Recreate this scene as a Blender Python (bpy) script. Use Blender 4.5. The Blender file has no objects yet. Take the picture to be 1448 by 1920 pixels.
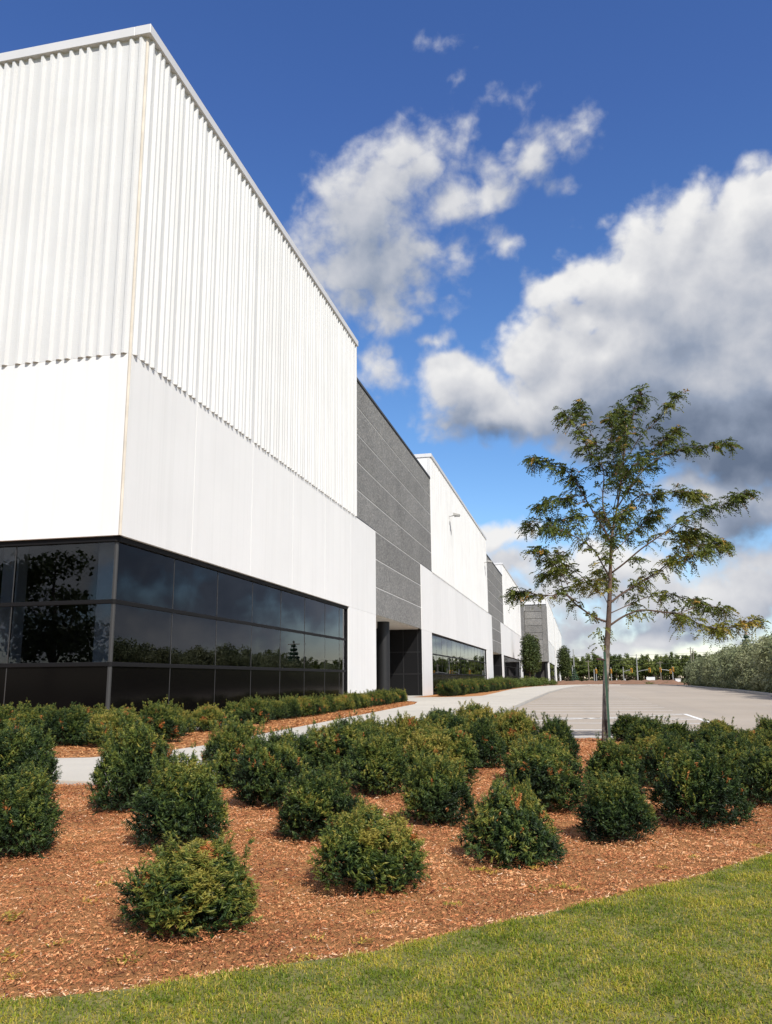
import bpy, math, random
import numpy as np
from mathutils import Vector, Matrix
R = math.radians
scene = bpy.context.scene
col = scene.collection

# ------------------------------------------------------------------ camera
W0, H0 = 1448.0, 1920.0
FPX, PITCH, YAW, ROLL = 1548.75, 0.2005, 0.2223, -0.0087
CAM = np.array([0.0, 0.0, 1.0])
def cam_axes():
    cy, sy = math.cos(YAW), math.sin(YAW)
    f0 = np.array([-sy, cy, 0]); r0 = np.array([cy, sy, 0]); u0 = np.array([0, 0, 1.0])
    f = f0*math.cos(PITCH)+u0*math.sin(PITCH); u = -f0*math.sin(PITCH)+u0*math.cos(PITCH)
    r = r0*math.cos(ROLL)+u*math.sin(ROLL); u = -r0*math.sin(ROLL)+u*math.cos(ROLL)
    return r, u, f, f0
CR, CU, CF, CF0 = cam_axes()
cd = bpy.data.cameras.new('camera'); cam = bpy.data.objects.new('camera', cd); col.objects.link(cam)
cd.sensor_fit = 'HORIZONTAL'; cd.sensor_width = 36.0; cd.lens = FPX/W0*36.0
cd.clip_start = 0.05; cd.clip_end = 9000
cam.matrix_world = Matrix(((CR[0], CU[0], -CF[0], CAM[0]), (CR[1], CU[1], -CF[1], CAM[1]), (CR[2], CU[2], -CF[2], CAM[2]), (0, 0, 0, 1)))
scene.camera = cam
def ray(x, y): return CF*FPX + CR*(x-W0/2) - CU*(y-H0/2)
def on_ground(x, y, z=0.0):
    d = ray(x, y); return CAM + d*((z-CAM[2])/d[2])
def on_plane(x, y, P, n):
    d = ray(x, y); return CAM + d*(np.dot(np.array(P)-CAM, n)/np.dot(d, n))
def az_el(x, y):
    d = ray(x, y); d = d/np.linalg.norm(d); return math.atan2(d[0], d[1]), math.asin(d[2])

# ------------------------------------------------------------------ sky, sun, exposure
SUN_EL, SUN_AZ = R(42), R(144)        # azimuth measured from +Y (along the facade) clockwise towards +X
S = Vector((math.sin(SUN_AZ)*math.cos(SUN_EL), math.cos(SUN_AZ)*math.cos(SUN_EL), math.sin(SUN_EL)))
sl = bpy.data.lights.new('sun', 'SUN'); sl.energy = 4.2; sl.angle = R(0.5); sl.color = (1.0, 0.965, 0.91)
so = bpy.data.objects.new('sun', sl); col.objects.link(so); so.location = (20, -20, 40)
so.rotation_euler = S.to_track_quat('Z', 'Y').to_euler()
scene.view_settings.view_transform = 'Standard'; scene.view_settings.look = 'None'
scene.view_settings.gamma = 1.0; scene.view_settings.exposure = 0.30
scene.view_settings.use_curve_mapping = False

world = bpy.data.worlds.new('World'); scene.world = world; world.use_nodes = True
def build_world():
    nt = world.node_tree; nt.nodes.clear()
    class G:
        def __init__(s, t): s.t = t
        def n(s, ty, **kw):
            nd = s.t.nodes.new(ty)
            for k, v in kw.items(): setattr(nd, k, v)
            return nd
        def link(s, a, b): s.t.links.new(a, b)
        def m(s, op, a, b=None, c=None, clamp=False):
            nd = s.t.nodes.new('ShaderNodeMath'); nd.operation = op; nd.use_clamp = clamp
            for i, v in enumerate((a, b, c)):
                if v is None: continue
                if isinstance(v, (int, float)): nd.inputs[i].default_value = v
                else: s.t.links.new(v, nd.inputs[i])
            return nd.outputs[0]
        def v(s, op, a, b=None, scale=None):
            nd = s.t.nodes.new('ShaderNodeVectorMath'); nd.operation = op
            for i, q in enumerate((a, b)):
                if q is None: continue
                if isinstance(q, (tuple, list)): nd.inputs[i].default_value = q
                else: s.t.links.new(q, nd.inputs[i])
            if scale is not None:
                nd.inputs['Scale'].default_value = scale
            return nd
        def step(s, x, a, b):
            nd = s.t.nodes.new('ShaderNodeMapRange'); nd.interpolation_type = 'SMOOTHSTEP'
            s.t.links.new(x, nd.inputs[0]); nd.inputs[1].default_value = a; nd.inputs[2].default_value = b
            return nd.outputs[0]
    def blob_chain(g, p, blobs):
        acc = None
        for (x, y, rx, ry, rot, w) in blobs:
            a, e = az_el(x, y)
            mp = g.n('ShaderNodeMapping', vector_type='TEXTURE')
            g.link(p, mp.inputs[0])
            mp.inputs['Location'].default_value = (a, e, 0)
            mp.inputs['Rotation'].default_value = (0, 0, R(rot))
            mp.inputs['Scale'].default_value = (rx/FPX/math.cos(e), ry/FPX, 1)
            ln = g.v('LENGTH', mp.outputs[0]).outputs['Value']
            d = g.m('MULTIPLY', g.m('SUBTRACT', 1.0, ln), w)
            d = g.m('MAXIMUM', d, -1.0)
            acc = d if acc is None else g.m('SMOOTH_MAX', acc, d, 0.25)
        return acc
    # cloud banks, given as directions (azimuth, elevation): x, y, radius x, radius y, tilt, weight
    banks = [(690, 400, 170, 120, 25, 1.0), (640, 500, 140, 130, 0, 1.05), (790, 320, 120, 110, 0, .85), (740, 480, 120, 110, 0, .85), (840, 395, 85, 90, 0, .68), (860, 300, 60, 70, 0, .5),
             (715, 555, 95, 95, 0, .82), (610, 350, 50, 50, 0, .45), (735, 245, 70, 40, 30, .4), (865, 235, 50, 45, 0, .36),
             (1045, 255, 75, 50, 25, .62), (990, 305, 65, 55, 40, .6), (930, 385, 60, 45, 30, .6), (1040, 350, 45, 25, 0, .34),
             (965, 480, 70, 38, 15, .5), (880, 510, 60, 36, -10, .48), (860, 130, 50, 34, 0, .34), (750, 590, 60, 40, 30, .5),
             (710, 690, 70, 60, 0, .55), (925, 185, 65, 32, -20, .3),
             (1340, 570, 280, 230, 0, 1.9), (1200, 500, 170, 105, 28, 1.6), (1270, 420, 140, 70, 30, 1.3), (1090, 535, 125, 70, 18, 1.5), (1090, 610, 120, 75, 0, 1.2), (1440, 420, 190, 125, 20, 1.7),
             (1260, 730, 340, 150, 0, 1.7), (1440, 770, 260, 170, 0, 1.8), (1090, 690, 180, 95, 15, 1.5),
             (865, 725, 105, 90, -10, 1.5), (915, 790, 170, 75, 0, 1.3), (815, 635, 50, 42, 0, .6), (985, 655, 90, 75, 20, 1.3), (1030, 770, 140, 95, 0, 1.3),
             (1420, 290, 60, 45, 0, .5),
             (1650, 620, 330, 260, 0, 1.4), (1900, 900, 380, 150, 0, 1.2), (1650, 1040, 260, 110, 0, 1.1), (2050, 1120, 380, 90, 0, 1.0), (2400, 800, 500, 260, 0, 1.2),
             (1400, 950, 160, 80, 10, .9), (1310, 900, 170, 50, 0, .8), (965, 1000, 75, 38, 5, .8), (965, 1065, 75, 48, 0, .8),
             (1130, 1090, 220, 75, 0, 1.2), (1270, 1130, 230, 70, 0, 1.1), (1420, 1110, 170, 75, 0, 1.2), (1010, 1120, 120, 60, 0, .9),
             (700, 1180, 500, 40, 0, .5), (1300, 1180, 300, 34, 0, .7), (1150, 1215, 440, 34, 0, .75), (1100, 1165, 160, 30, 0, .6)]
    shades = [(1700, 860, 380, 160, 0, .9), (2000, 1060, 500, 130, 0, .85), (2400, 950, 500, 160, 0, .8), (1330, 850, 400, 140, 0, 1.0), (1130, 800, 190, 100, 0, .8), (900, 835, 150, 60, 0, .75), (1230, 760, 190, 100, 0, .6), (1400, 1010, 160, 70, 0, .7),
              (1180, 1180, 460, 70, 0, .42), (700, 480, 240, 260, 0, .42), (1010, 320, 160, 160, 0, .3), (1280, 660, 240, 110, 20, .40), (1440, 800, 220, 90, 0, .8)]
    grp = bpy.data.node_groups.new('cloud_density', 'ShaderNodeTree')
    grp.interface.new_socket('Dir', in_out='INPUT', socket_type='NodeSocketVector')
    grp.interface.new_socket('Density', in_out='OUTPUT', socket_type='NodeSocketFloat')
    g = G(grp)
    gi = g.n('NodeGroupInput'); go = g.n('NodeGroupOutput')
    d = g.v('NORMALIZE', gi.outputs[0]).outputs[0]
    sx = g.n('ShaderNodeSeparateXYZ'); g.link(d, sx.inputs[0])
    az = g.m('ARCTAN2', sx.outputs[0], sx.outputs[1]); el = g.m('ARCSINE', sx.outputs[2])
    cb = g.n('ShaderNodeCombineXYZ'); g.link(az, cb.inputs[0]); g.link(el, cb.inputs[1])
    wn = g.n('ShaderNodeTexNoise'); wn.inputs['Scale'].default_value = 9; wn.inputs['Detail'].default_value = 4
    g.link(d, wn.inputs['Vector'])
    wv = g.v('SCALE', g.v('SUBTRACT', wn.outputs['Color'], (0.5, 0.5, 0.5)).outputs[0], scale=0.10).outputs[0]
    p = g.v('ADD', cb.outputs[0], wv).outputs[0]
    blob = blob_chain(g, p, banks)
    # the same kind of broken cumulus over the rest of the sky
    den = g.m('ADD', g.m('MAXIMUM', sx.outputs[2], 0.0), 0.3)
    pl = g.n('ShaderNodeCombineXYZ'); g.link(g.m('DIVIDE', sx.outputs[0], den), pl.inputs[0]); g.link(g.m('DIVIDE', sx.outputs[1], den), pl.inputs[1])
    gn = g.n('ShaderNodeTexNoise'); gn.inputs['Scale'].default_value = 1.7; gn.inputs['Detail'].default_value = 2
    g.link(pl.outputs[0], gn.inputs['Vector'])
    gen = g.m('MULTIPLY', g.m('SUBTRACT', gn.outputs[0], 0.45), 6.0)
    ca = g.v('DOT_PRODUCT', d, tuple(float(q) for q in CF)).outputs['Value']
    inside = g.step(ca, math.cos(R(48)), math.cos(R(36)))
    gen = g.m('SUBTRACT', gen, g.m('MULTIPLY', inside, 4.0))
    gen = g.m('MAXIMUM', g.m('MINIMUM', gen, 1.1), -1.0)
    base = g.m('MAXIMUM', blob, gen)
    fn = g.n('ShaderNodeTexNoise'); fn.inputs['Scale'].default_value = 11; fn.inputs['Detail'].default_value = 11; fn.inputs['Roughness'].default_value = 0.62
    g.link(g.v('ADD', d, g.v('SCALE', wv, scale=0.35).outputs[0]).outputs[0], fn.inputs['Vector'])
    fb = g.m('MULTIPLY', g.m('SUBTRACT', fn.outputs[0], 0.5), 1.7)
    bn = g.n('ShaderNodeTexNoise'); bn.inputs['Scale'].default_value = 17; bn.inputs['Detail'].default_value = 3; bn.inputs['Roughness'].default_value = 0.5
    g.link(d, bn.inputs['Vector'])
    bw = g.m('MULTIPLY', g.m('SUBTRACT', g.m('ABSOLUTE', g.m('SUBTRACT', bn.outputs[0], 0.5)), 0.08), 1.7)
    g.link(g.m('ADD', g.m('MINIMUM', base, 1.3), g.m('ADD', fb, bw)), go.inputs[0])

    g = G(nt)
    tc = g.n('ShaderNodeTexCoord'); d = tc.outputs['Generated']
    g0 = g.n('ShaderNodeGroup', node_tree=grp); g.link(d, g0.inputs[0])
    up = g.v('ADD', d, (-0.012, -0.004, 0.03)).outputs[0]
    g1 = g.n('ShaderNodeGroup', node_tree=grp); g.link(up, g1.inputs[0])
    dens = g0.outputs[0]
    mask = g.step(dens, 0.0, 0.66)
    sep = g.n('ShaderNodeSeparateXYZ'); g.link(d, sep.inputs[0])
    el = g.m('ARCSINE', sep.outputs[2]); az = g.m('ARCTAN2', sep.outputs[0], sep.outputs[1])
    cb = g.n('ShaderNodeCombineXYZ'); g.link(az, cb.inputs[0]); g.link(el, cb.inputs[1])
    wn = g.n('ShaderNodeTexNoise'); wn.inputs['Scale'].default_value = 7; wn.inputs['Detail'].default_value = 5; g.link(d, wn.inputs['Vector'])
    wv = g.v('SCALE', g.v('SUBTRACT', wn.outputs['Color'], (0.5, 0.5, 0.5)).outputs[0], scale=0.16).outputs[0]
    sh = blob_chain(g, g.v('ADD', cb.outputs[0], wv).outputs[0], shades)
    sh = g.step(sh, -0.05, 0.75)
    relief = g.m('MULTIPLY', g.m('SUBTRACT', dens, g1.outputs[0]), 0.33)
    thick = g.m('MULTIPLY', g.step(dens, 0.5, 1.5), 0.12)
    lit = g.m('ADD', 0.74, relief)
    lit = g.m('SUBTRACT', lit, g.m('MULTIPLY', sh, 0.54))
    lit = g.m('SUBTRACT', lit, thick, clamp=True)
    cr = g.n('ShaderNodeValToRGB'); g.link(lit, cr.inputs[0])
    e = cr.color_ramp.elements
    e[0].position = 0.0; e[0].color = (0.13, 0.17, 0.25, 1)
    e[1].position = 1.0; e[1].color = (0.84, 0.835, 0.83, 1)
    q = e.new(0.35); q.color = (0.29, 0.34, 0.44, 1)
    q = e.new(0.68); q.color = (0.57, 0.585, 0.63, 1)
    sky = g.n('ShaderNodeTexSky', sky_type='NISHITA'); sky.sun_disc = False
    sky.sun_elevation = SUN_EL; sky.sun_rotation = SUN_AZ; sky.altitude = 200; sky.air_density = 1.0; sky.dust_density = 0.3; sky.ozone_density = 1.5
    hs = g.n('ShaderNodeHueSaturation')
    hm = g.n('ShaderNodeMapRange'); g.link(sep.outputs[2], hm.inputs[0]); hm.inputs[1].default_value = 0.05; hm.inputs[2].default_value = 0.6; hm.inputs[3].default_value = 0.488; hm.inputs[4].default_value = 0.510; g.link(hm.outputs[0], hs.inputs['Hue']); hs.inputs['Saturation'].default_value = 1.25; hs.inputs['Value'].default_value = 1.0
    g.link(sky.outputs[0], hs.inputs['Color'])
    tn = g.v('MULTIPLY', hs.outputs[0], (0.97, 0.95, 1.07)).outputs[0]
    b0 = g.n('ShaderNodeBackground'); g.link(tn, b0.inputs[0]); b0.inputs[1].default_value = 0.122
    b1 = g.n('ShaderNodeBackground'); g.link(cr.outputs[0], b1.inputs[0]); b1.inputs[1].default_value = 0.86
    above = g.step(sep.outputs[2], -0.01, 0.02)
    mk = g.m('MULTIPLY', mask, above)
    mx = g.n('ShaderNodeMixShader'); g.link(mk, mx.inputs[0]); g.link(b0.outputs[0], mx.inputs[1]); g.link(b1.outputs[0], mx.inputs[2])
    out = g.n('ShaderNodeOutputWorld'); g.link(mx.outputs[0], out.inputs[0])
    world.cycles.sampling_method = 'MANUAL'; world.cycles.sample_map_resolution = 512
build_world()
scene.cycles.use_denoising = True
scene.cycles.max_bounces = 8; scene.cycles.transparent_max_bounces = 12; scene.cycles.glossy_bounces = 4
scene.cycles.sample_clamp_indirect = 6.0

# ------------------------------------------------------------------ materials
def new_mat(name):
    m = bpy.data.materials.new(name); m.use_nodes = True
    nt = m.node_tree; b = nt.nodes['Principled BSDF']
    return m, nt, b
def L(nt, a, b): nt.links.new(a, b)
def noise(nt, scale, detail=4, rough=0.55, vec=None, dist=0.0):
    n = nt.nodes.new('ShaderNodeTexNoise'); n.inputs['Scale'].default_value = scale; n.inputs['Detail'].default_value = detail
    n.inputs['Roughness'].default_value = rough; n.inputs['Distortion'].default_value = dist
    if vec is not None: L(nt, vec, n.inputs['Vector'])
    return n
def ramp(nt, fac, stops):
    r = nt.nodes.new('ShaderNodeValToRGB'); L(nt, fac, r.inputs[0]); e = r.color_ramp.elements
    e[0].position, e[0].color = stops[0][0], (*stops[0][1], 1)
    e[1].position, e[1].color = stops[-1][0], (*stops[-1][1], 1)
    for p, c in stops[1:-1]:
        q = e.new(p); q.color = (*c, 1)
    return r.outputs[0]
def mixc(nt, fac, a, b, mode='MIX'):
    m = nt.nodes.new('ShaderNodeMix'); m.data_type = 'RGBA'; m.blend_type = mode
    for sock, v in ((m.inputs[0], fac), (m.inputs[6], a), (m.inputs[7], b)):
        if isinstance(v, (int, float)): sock.default_value = v
        elif isinstance(v, tuple): sock.default_value = (*v, 1) if len(v) == 3 else v
        else: L(nt, v, sock)
    return m.outputs[2]
def mapping(nt, scale=(1, 1, 1), obj=True):
    tc = nt.nodes.new('ShaderNodeTexCoord'); mp = nt.nodes.new('ShaderNodeMapping')
    mp.inputs['Scale'].default_value = scale; L(nt, tc.outputs['Object'], mp.inputs[0]); return mp.outputs[0]
def bump(nt, b, h, strength, dist):
    bp = nt.nodes.new('ShaderNodeBump'); bp.inputs['Strength'].default_value = strength; bp.inputs['Distance'].default_value = dist
    L(nt, h, bp.inputs['Height']); L(nt, bp.outputs[0], b.inputs['Normal'])
def obj_random(nt):
    return nt.nodes.new('ShaderNodeObjectInfo').outputs['Random']

def mat_concrete(name, c, var=0.05, streak=True, grain=220.0, bstr=0.35, rough=0.8):
    m, nt, b = new_mat(name)
    v = mapping(nt)
    n1 = noise(nt, 0.55, 5, 0.6, v)
    lo = tuple(q*(1-var) for q in c); hi = tuple(min(1, q*(1+var*0.5)) for q in c)
    colr = ramp(nt, n1.outputs[0], [(0.3, lo), (0.7, hi)])
    if streak:
        n2 = noise(nt, 1.0, 6, 0.65, mapping(nt, (3.5, 3.5, 0.10)))
        colr = mixc(nt, ramp(nt, n2.outputs[0], [(0.48, (0, 0, 0)), (0.8, (0.55, 0.55, 0.55))]), colr, tuple(q*k for q, k in zip(c, (0.86, 0.86, 0.85))))
    ng = noise(nt, grain, 2, 0.6, v)
    colr = mixc(nt, 0.10, colr, ng.outputs['Color'], 'SOFT_LIGHT')
    r = obj_random(nt)
    hs = nt.nodes.new('ShaderNodeHueSaturation'); L(nt, colr, hs.inputs['Color'])
    mr = nt.nodes.new('ShaderNodeMapRange'); L(nt, r, mr.inputs[0]); mr.inputs[3].default_value = 0.97; mr.inputs[4].default_value = 1.02
    L(nt, mr.outputs[0], hs.inputs['Value'])
    L(nt, hs.outputs[0], b.inputs['Base Color']); b.inputs['Roughness'].default_value = rough
    b.inputs['Specular IOR Level'].default_value = 0.25
    nb = noise(nt, grain*0.4, 5, 0.7, v); bump(nt, b, nb.outputs[0], bstr, 0.01)
    return m
def mat_plain(name, c, rough=0.6, metal=0.0, spec=0.4, var=0.0, scale=8):
    m, nt, b = new_mat(name)
    if var:
        n = noise(nt, scale, 5, 0.6, mapping(nt))
        L(nt, ramp(nt, n.outputs[0], [(0.3, tuple(q*(1-var) for q in c)), (0.7, tuple(min(1, q*(1+var)) for q in c))]), b.inputs['Base Color'])
    else: b.inputs['Base Color'].default_value = (*c, 1)
    b.inputs['Roughness'].default_value = rough; b.inputs['Metallic'].default_value = metal; b.inputs['Specular IOR Level'].default_value = spec
    return m
def mat_aggregate():
    m, nt, b = new_mat('exposed_aggregate')
    v = mapping(nt)
    vo = nt.nodes.new('ShaderNodeTexVoronoi'); vo.inputs['Scale'].default_value = 14; L(nt, v, vo.inputs['Vector'])
    hs = nt.nodes.new('ShaderNodeSeparateColor'); L(nt, vo.outputs['Color'], hs.inputs[0])
    c = ramp(nt, hs.outputs[0], [(0.0, (0.045, 0.046, 0.047)), (0.35, (0.14, 0.139, 0.134)), (0.72, (0.29, 0.285, 0.27)), (0.90, (0.40, 0.36, 0.31)), (1.0, (0.62, 0.60, 0.56))])
    vo2 = nt.nodes.new('ShaderNodeTexVoronoi'); vo2.inputs['Scale'].default_value = 40; L(nt, v, vo2.inputs['Vector'])
    h2 = nt.nodes.new('ShaderNodeSeparateColor'); L(nt, vo2.outputs['Color'], h2.inputs[0])
    c2 = ramp(nt, h2.outputs[0], [(0.0, (0.06, 0.06, 0.06)), (0.6, (0.22, 0.218, 0.208)), (1.0, (0.55, 0.52, 0.48))])
    cc = mixc(nt, 0.5, c, c2)
    ln_ = noise(nt, 0.35, 4, 0.6, v); cc = mixc(nt, 0.35, cc, ramp(nt, ln_.outputs[0], [(0.3, (0.12, 0.12, 0.115)), (0.7, (0.27, 0.265, 0.25))]))
    hv = nt.nodes.new('ShaderNodeHueSaturation'); L(nt, cc, hv.inputs['Color']); mr = nt.nodes.new('ShaderNodeMapRange'); L(nt, obj_random(nt), mr.inputs[0]); mr.inputs[3].default_value = 0.86; mr.inputs[4].default_value = 1.06; L(nt, mr.outputs[0], hv.inputs['Value']); cc = hv.outputs[0]
    L(nt, cc, b.inputs['Base Color']); b.inputs['Roughness'].default_value = 0.85; b.inputs['Specular IOR Level'].default_value = 0.2
    bump(nt, b, vo2.outputs['Distance'], 0.6, 0.012)
    return m
def mat_glass():
    m = bpy.data.materials.new('tinted_glass'); m.use_nodes = True; nt = m.node_tree; nt.nodes.clear()
    out = nt.nodes.new('ShaderNodeOutputMaterial'); mx = nt.nodes.new('ShaderNodeMixShader')
    tr = nt.nodes.new('ShaderNodeBsdfTransparent'); tr.inputs[0].default_value = (0.56, 0.58, 0.60, 1)
    gl = nt.nodes.new('ShaderNodeBsdfGlossy'); gl.inputs['Roughness'].default_value = 0.0; gl.inputs['Color'].default_value = (0.86, 0.88, 0.92, 1)
    n = noise(nt, 0.7, 2, 0.5, mapping(nt)); bp = nt.nodes.new('ShaderNodeBump'); bp.inputs['Strength'].default_value = 0.012; bp.inputs['Distance'].default_value = 0.02
    L(nt, n.outputs[0], bp.inputs['Height']); L(nt, bp.outputs[0], gl.inputs['Normal'])
    fr = nt.nodes.new('ShaderNodeFresnel'); fr.inputs[0].default_value = 1.46
    L(nt, fr.outputs[0], mx.inputs[0]); L(nt, tr.outputs[0], mx.inputs[1]); L(nt, gl.outputs[0], mx.inputs[2]); L(nt, mx.outputs[0], out.inputs[0])
    return m
def mat_leaf(name, stops, dead=(0.42, 0.14, 0.035), trans=0.22, rough=0.55, rnd=0.18, hue=0.02):
    """colour from the face attribute 'tint' (0..1 along the ramp, above 1.5 a dead sprig)"""
    m, nt, b = new_mat(name)
    at = nt.nodes.new('ShaderNodeAttribute'); at.attribute_name = 'tint'
    c = ramp(nt, at.outputs['Fac'], stops)
    gt = nt.nodes.new('ShaderNodeMath'); gt.operation = 'GREATER_THAN'; gt.inputs[1].default_value = 1.5; L(nt, at.outputs['Fac'], gt.inputs[0])
    hs = nt.nodes.new('ShaderNodeHueSaturation'); L(nt, c, hs.inputs['Color'])
    r = obj_random(nt)
    mr = nt.nodes.new('ShaderNodeMapRange'); L(nt, r, mr.inputs[0]); mr.inputs[3].default_value = 1-rnd; mr.inputs[4].default_value = 1+rnd; L(nt, mr.outputs[0], hs.inputs['Value'])
    m2 = nt.nodes.new('ShaderNodeMapRange'); L(nt, r, m2.inputs[0]); m2.inputs[3].default_value = 0.5+hue*0.4; m2.inputs[4].default_value = 0.5-hue; L(nt, m2.outputs[0], hs.inputs['Hue'])
    c = mixc(nt, gt.outputs[0], hs.outputs[0], dead)
    L(nt, c, b.inputs['Base Color']); b.inputs['Roughness'].default_value = rough; b.inputs['Specular IOR Level'].default_value = 0.3
    tl = nt.nodes.new('ShaderNodeBsdfTranslucent'); L(nt, c, tl.inputs[0])
    mx = nt.nodes.new('ShaderNodeMixShader'); mx.inputs[0].default_value = trans
    L(nt, b.outputs[0], mx.inputs[1]); L(nt, tl.outputs[0], mx.inputs[2]); L(nt, mx.outputs[0], nt.nodes['Material Output'].inputs[0])
    return m

M = {}
M['white'] = mat_concrete('white_precast', (0.775, 0.762, 0.735), 0.03, True, 240, 0.25)
M['white_ribbed'] = mat_concrete('white_ribbed_precast', (0.645, 0.640, 0.622), 0.05, True, 90, 0.9)
M['aggregate'] = mat_aggregate()
M['joint'] = mat_plain('joint_concrete', (0.58, 0.57, 0.54), 0.85, var=0.1)
M['sealant'] = mat_plain('cream_sealant', (0.58, 0.52, 0.43), 0.7, var=0.15, scale=2)
M['coping'] = mat_plain('pale_metal_coping', (0.62, 0.61, 0.60), 0.45, 0.0, 0.5, var=0.03, scale=1.5)
M['coping_dark'] = mat_plain('charcoal_coping', (0.035, 0.037, 0.042), 0.45)
M['frame'] = mat_plain('dark_bronze_frame', (0.010, 0.0097, 0.010), 0.6, 0.0, 0.12)
M['silver'] = mat_plain('silver_bead', (0.05, 0.049, 0.047), 0.5, 0.2)
M['glass'] = mat_glass()
M['spandrel_glass'] = mat_plain('opaque_spandrel_glass', (0.004, 0.0035, 0.0035), 0.10, 0.0, 0.08)
M['jamb'] = mat_plain('black_jamb', (0.008, 0.008, 0.0085), 0.45, 0.0, 0.2)
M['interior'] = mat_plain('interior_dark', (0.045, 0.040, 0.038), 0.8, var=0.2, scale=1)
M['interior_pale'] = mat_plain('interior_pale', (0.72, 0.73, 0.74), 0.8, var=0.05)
M['soffit'] = mat_plain('soffit_white', (0.62, 0.61, 0.58), 0.7, var=0.04)
M['column'] = mat_plain('charcoal_column', (0.013, 0.013, 0.0135), 0.5, var=0.1)
M['roof'] = mat_plain('roof_membrane', (0.35, 0.35, 0.34), 0.9, var=0.1)
M['fixture'] = mat_plain('fixture_paint', (0.42, 0.41, 0.38), 0.5)
M['lens'] = mat_plain('fixture_lens', (0.20, 0.20, 0.20), 0.2)
M['bark'] = mat_plain('bark', (0.10, 0.075, 0.055), 0.85, var=0.4, scale=14)
M['pole'] = mat_plain('galvanised_pole', (0.32, 0.32, 0.31), 0.5, 0.3)
M['wood_pole'] = mat_plain('weathered_wood', (0.20, 0.17, 0.14), 0.9, var=0.2)
M['signal'] = mat_plain('signal_yellow', (0.92, 0.43, 0.03), 0.5)
M['signal_lens'] = mat_plain('signal_lens', (0.05, 0.03, 0.02), 0.3)
M['wire'] = mat_plain('wire', (0.05, 0.05, 0.05), 0.6)
M['sign_white'] = mat_plain('sign_white', (0.72, 0.72, 0.70), 0.5)
M['cabinet'] = mat_plain('cabinet_grey', (0.22, 0.23, 0.22), 0.6)
M['stake'] = mat_plain('green_steel', (0.035, 0.075, 0.045), 0.5, 0.0, 0.4, var=0.15)
M['tie'] = mat_plain('tie_strap', (0.10, 0.04, 0.05), 0.6)

# ------------------------------------------------------------------ helpers
def link(o, parent=None):
    col.objects.link(o)
    if parent is not None: o.parent = parent
    return o
def tag(o, label=None, cat=None, group=None, kind=None):
    if label: o['label'] = label
    if cat: o['category'] = cat
    if group: o['group'] = group
    if kind: o['kind'] = kind
    return o
def empty(name, loc=(0, 0, 0), rz=0.0):
    o = bpy.data.objects.new(name, None); o.empty_display_size = 0.2
    o.location = loc; o.rotation_euler = (0, 0, rz); col.objects.link(o); return o
def mesh_np(name, verts, faces, mat=None, tint=None, smooth=False):
    """verts (n,3); faces: list of arrays with equal-length rows, or a list of index tuples"""
    me = bpy.data.meshes.new(name)
    V = np.asarray(verts, dtype=np.float32).reshape(-1, 3)
    if isinstance(faces, np.ndarray): faces = [faces]
    if len(faces) and isinstance(faces[0], np.ndarray):
        tot = np.concatenate([np.full(len(f), f.shape[1], dtype=np.int32) for f in faces])
        idx = np.concatenate([f.reshape(-1) for f in faces]).astype(np.int32)
    else:
        tot = np.array([len(f) for f in faces], dtype=np.int32); idx = np.array([i for f in faces for i in f], dtype=np.int32)
    me.vertices.add(len(V)); me.vertices.foreach_set('co', V.reshape(-1))
    me.loops.add(len(idx)); me.loops.foreach_set('vertex_index', idx)
    me.polygons.add(len(tot))
    st = np.zeros(len(tot), dtype=np.int32); st[1:] = np.cumsum(tot)[:-1]
    me.polygons.foreach_set('loop_start', st); me.polygons.foreach_set('loop_total', tot)
    me.update(calc_edges=True); me.validate()
    me.polygons.foreach_set('use_smooth', np.full(len(me.polygons), bool(smooth)))
    if mat is not None: me.materials.append(mat)
    if tint is not None:
        a = me.attributes.new('tint', 'FLOAT', 'FACE'); a.data.foreach_set('value', np.asarray(tint, dtype=np.float32))
    return me
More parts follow.
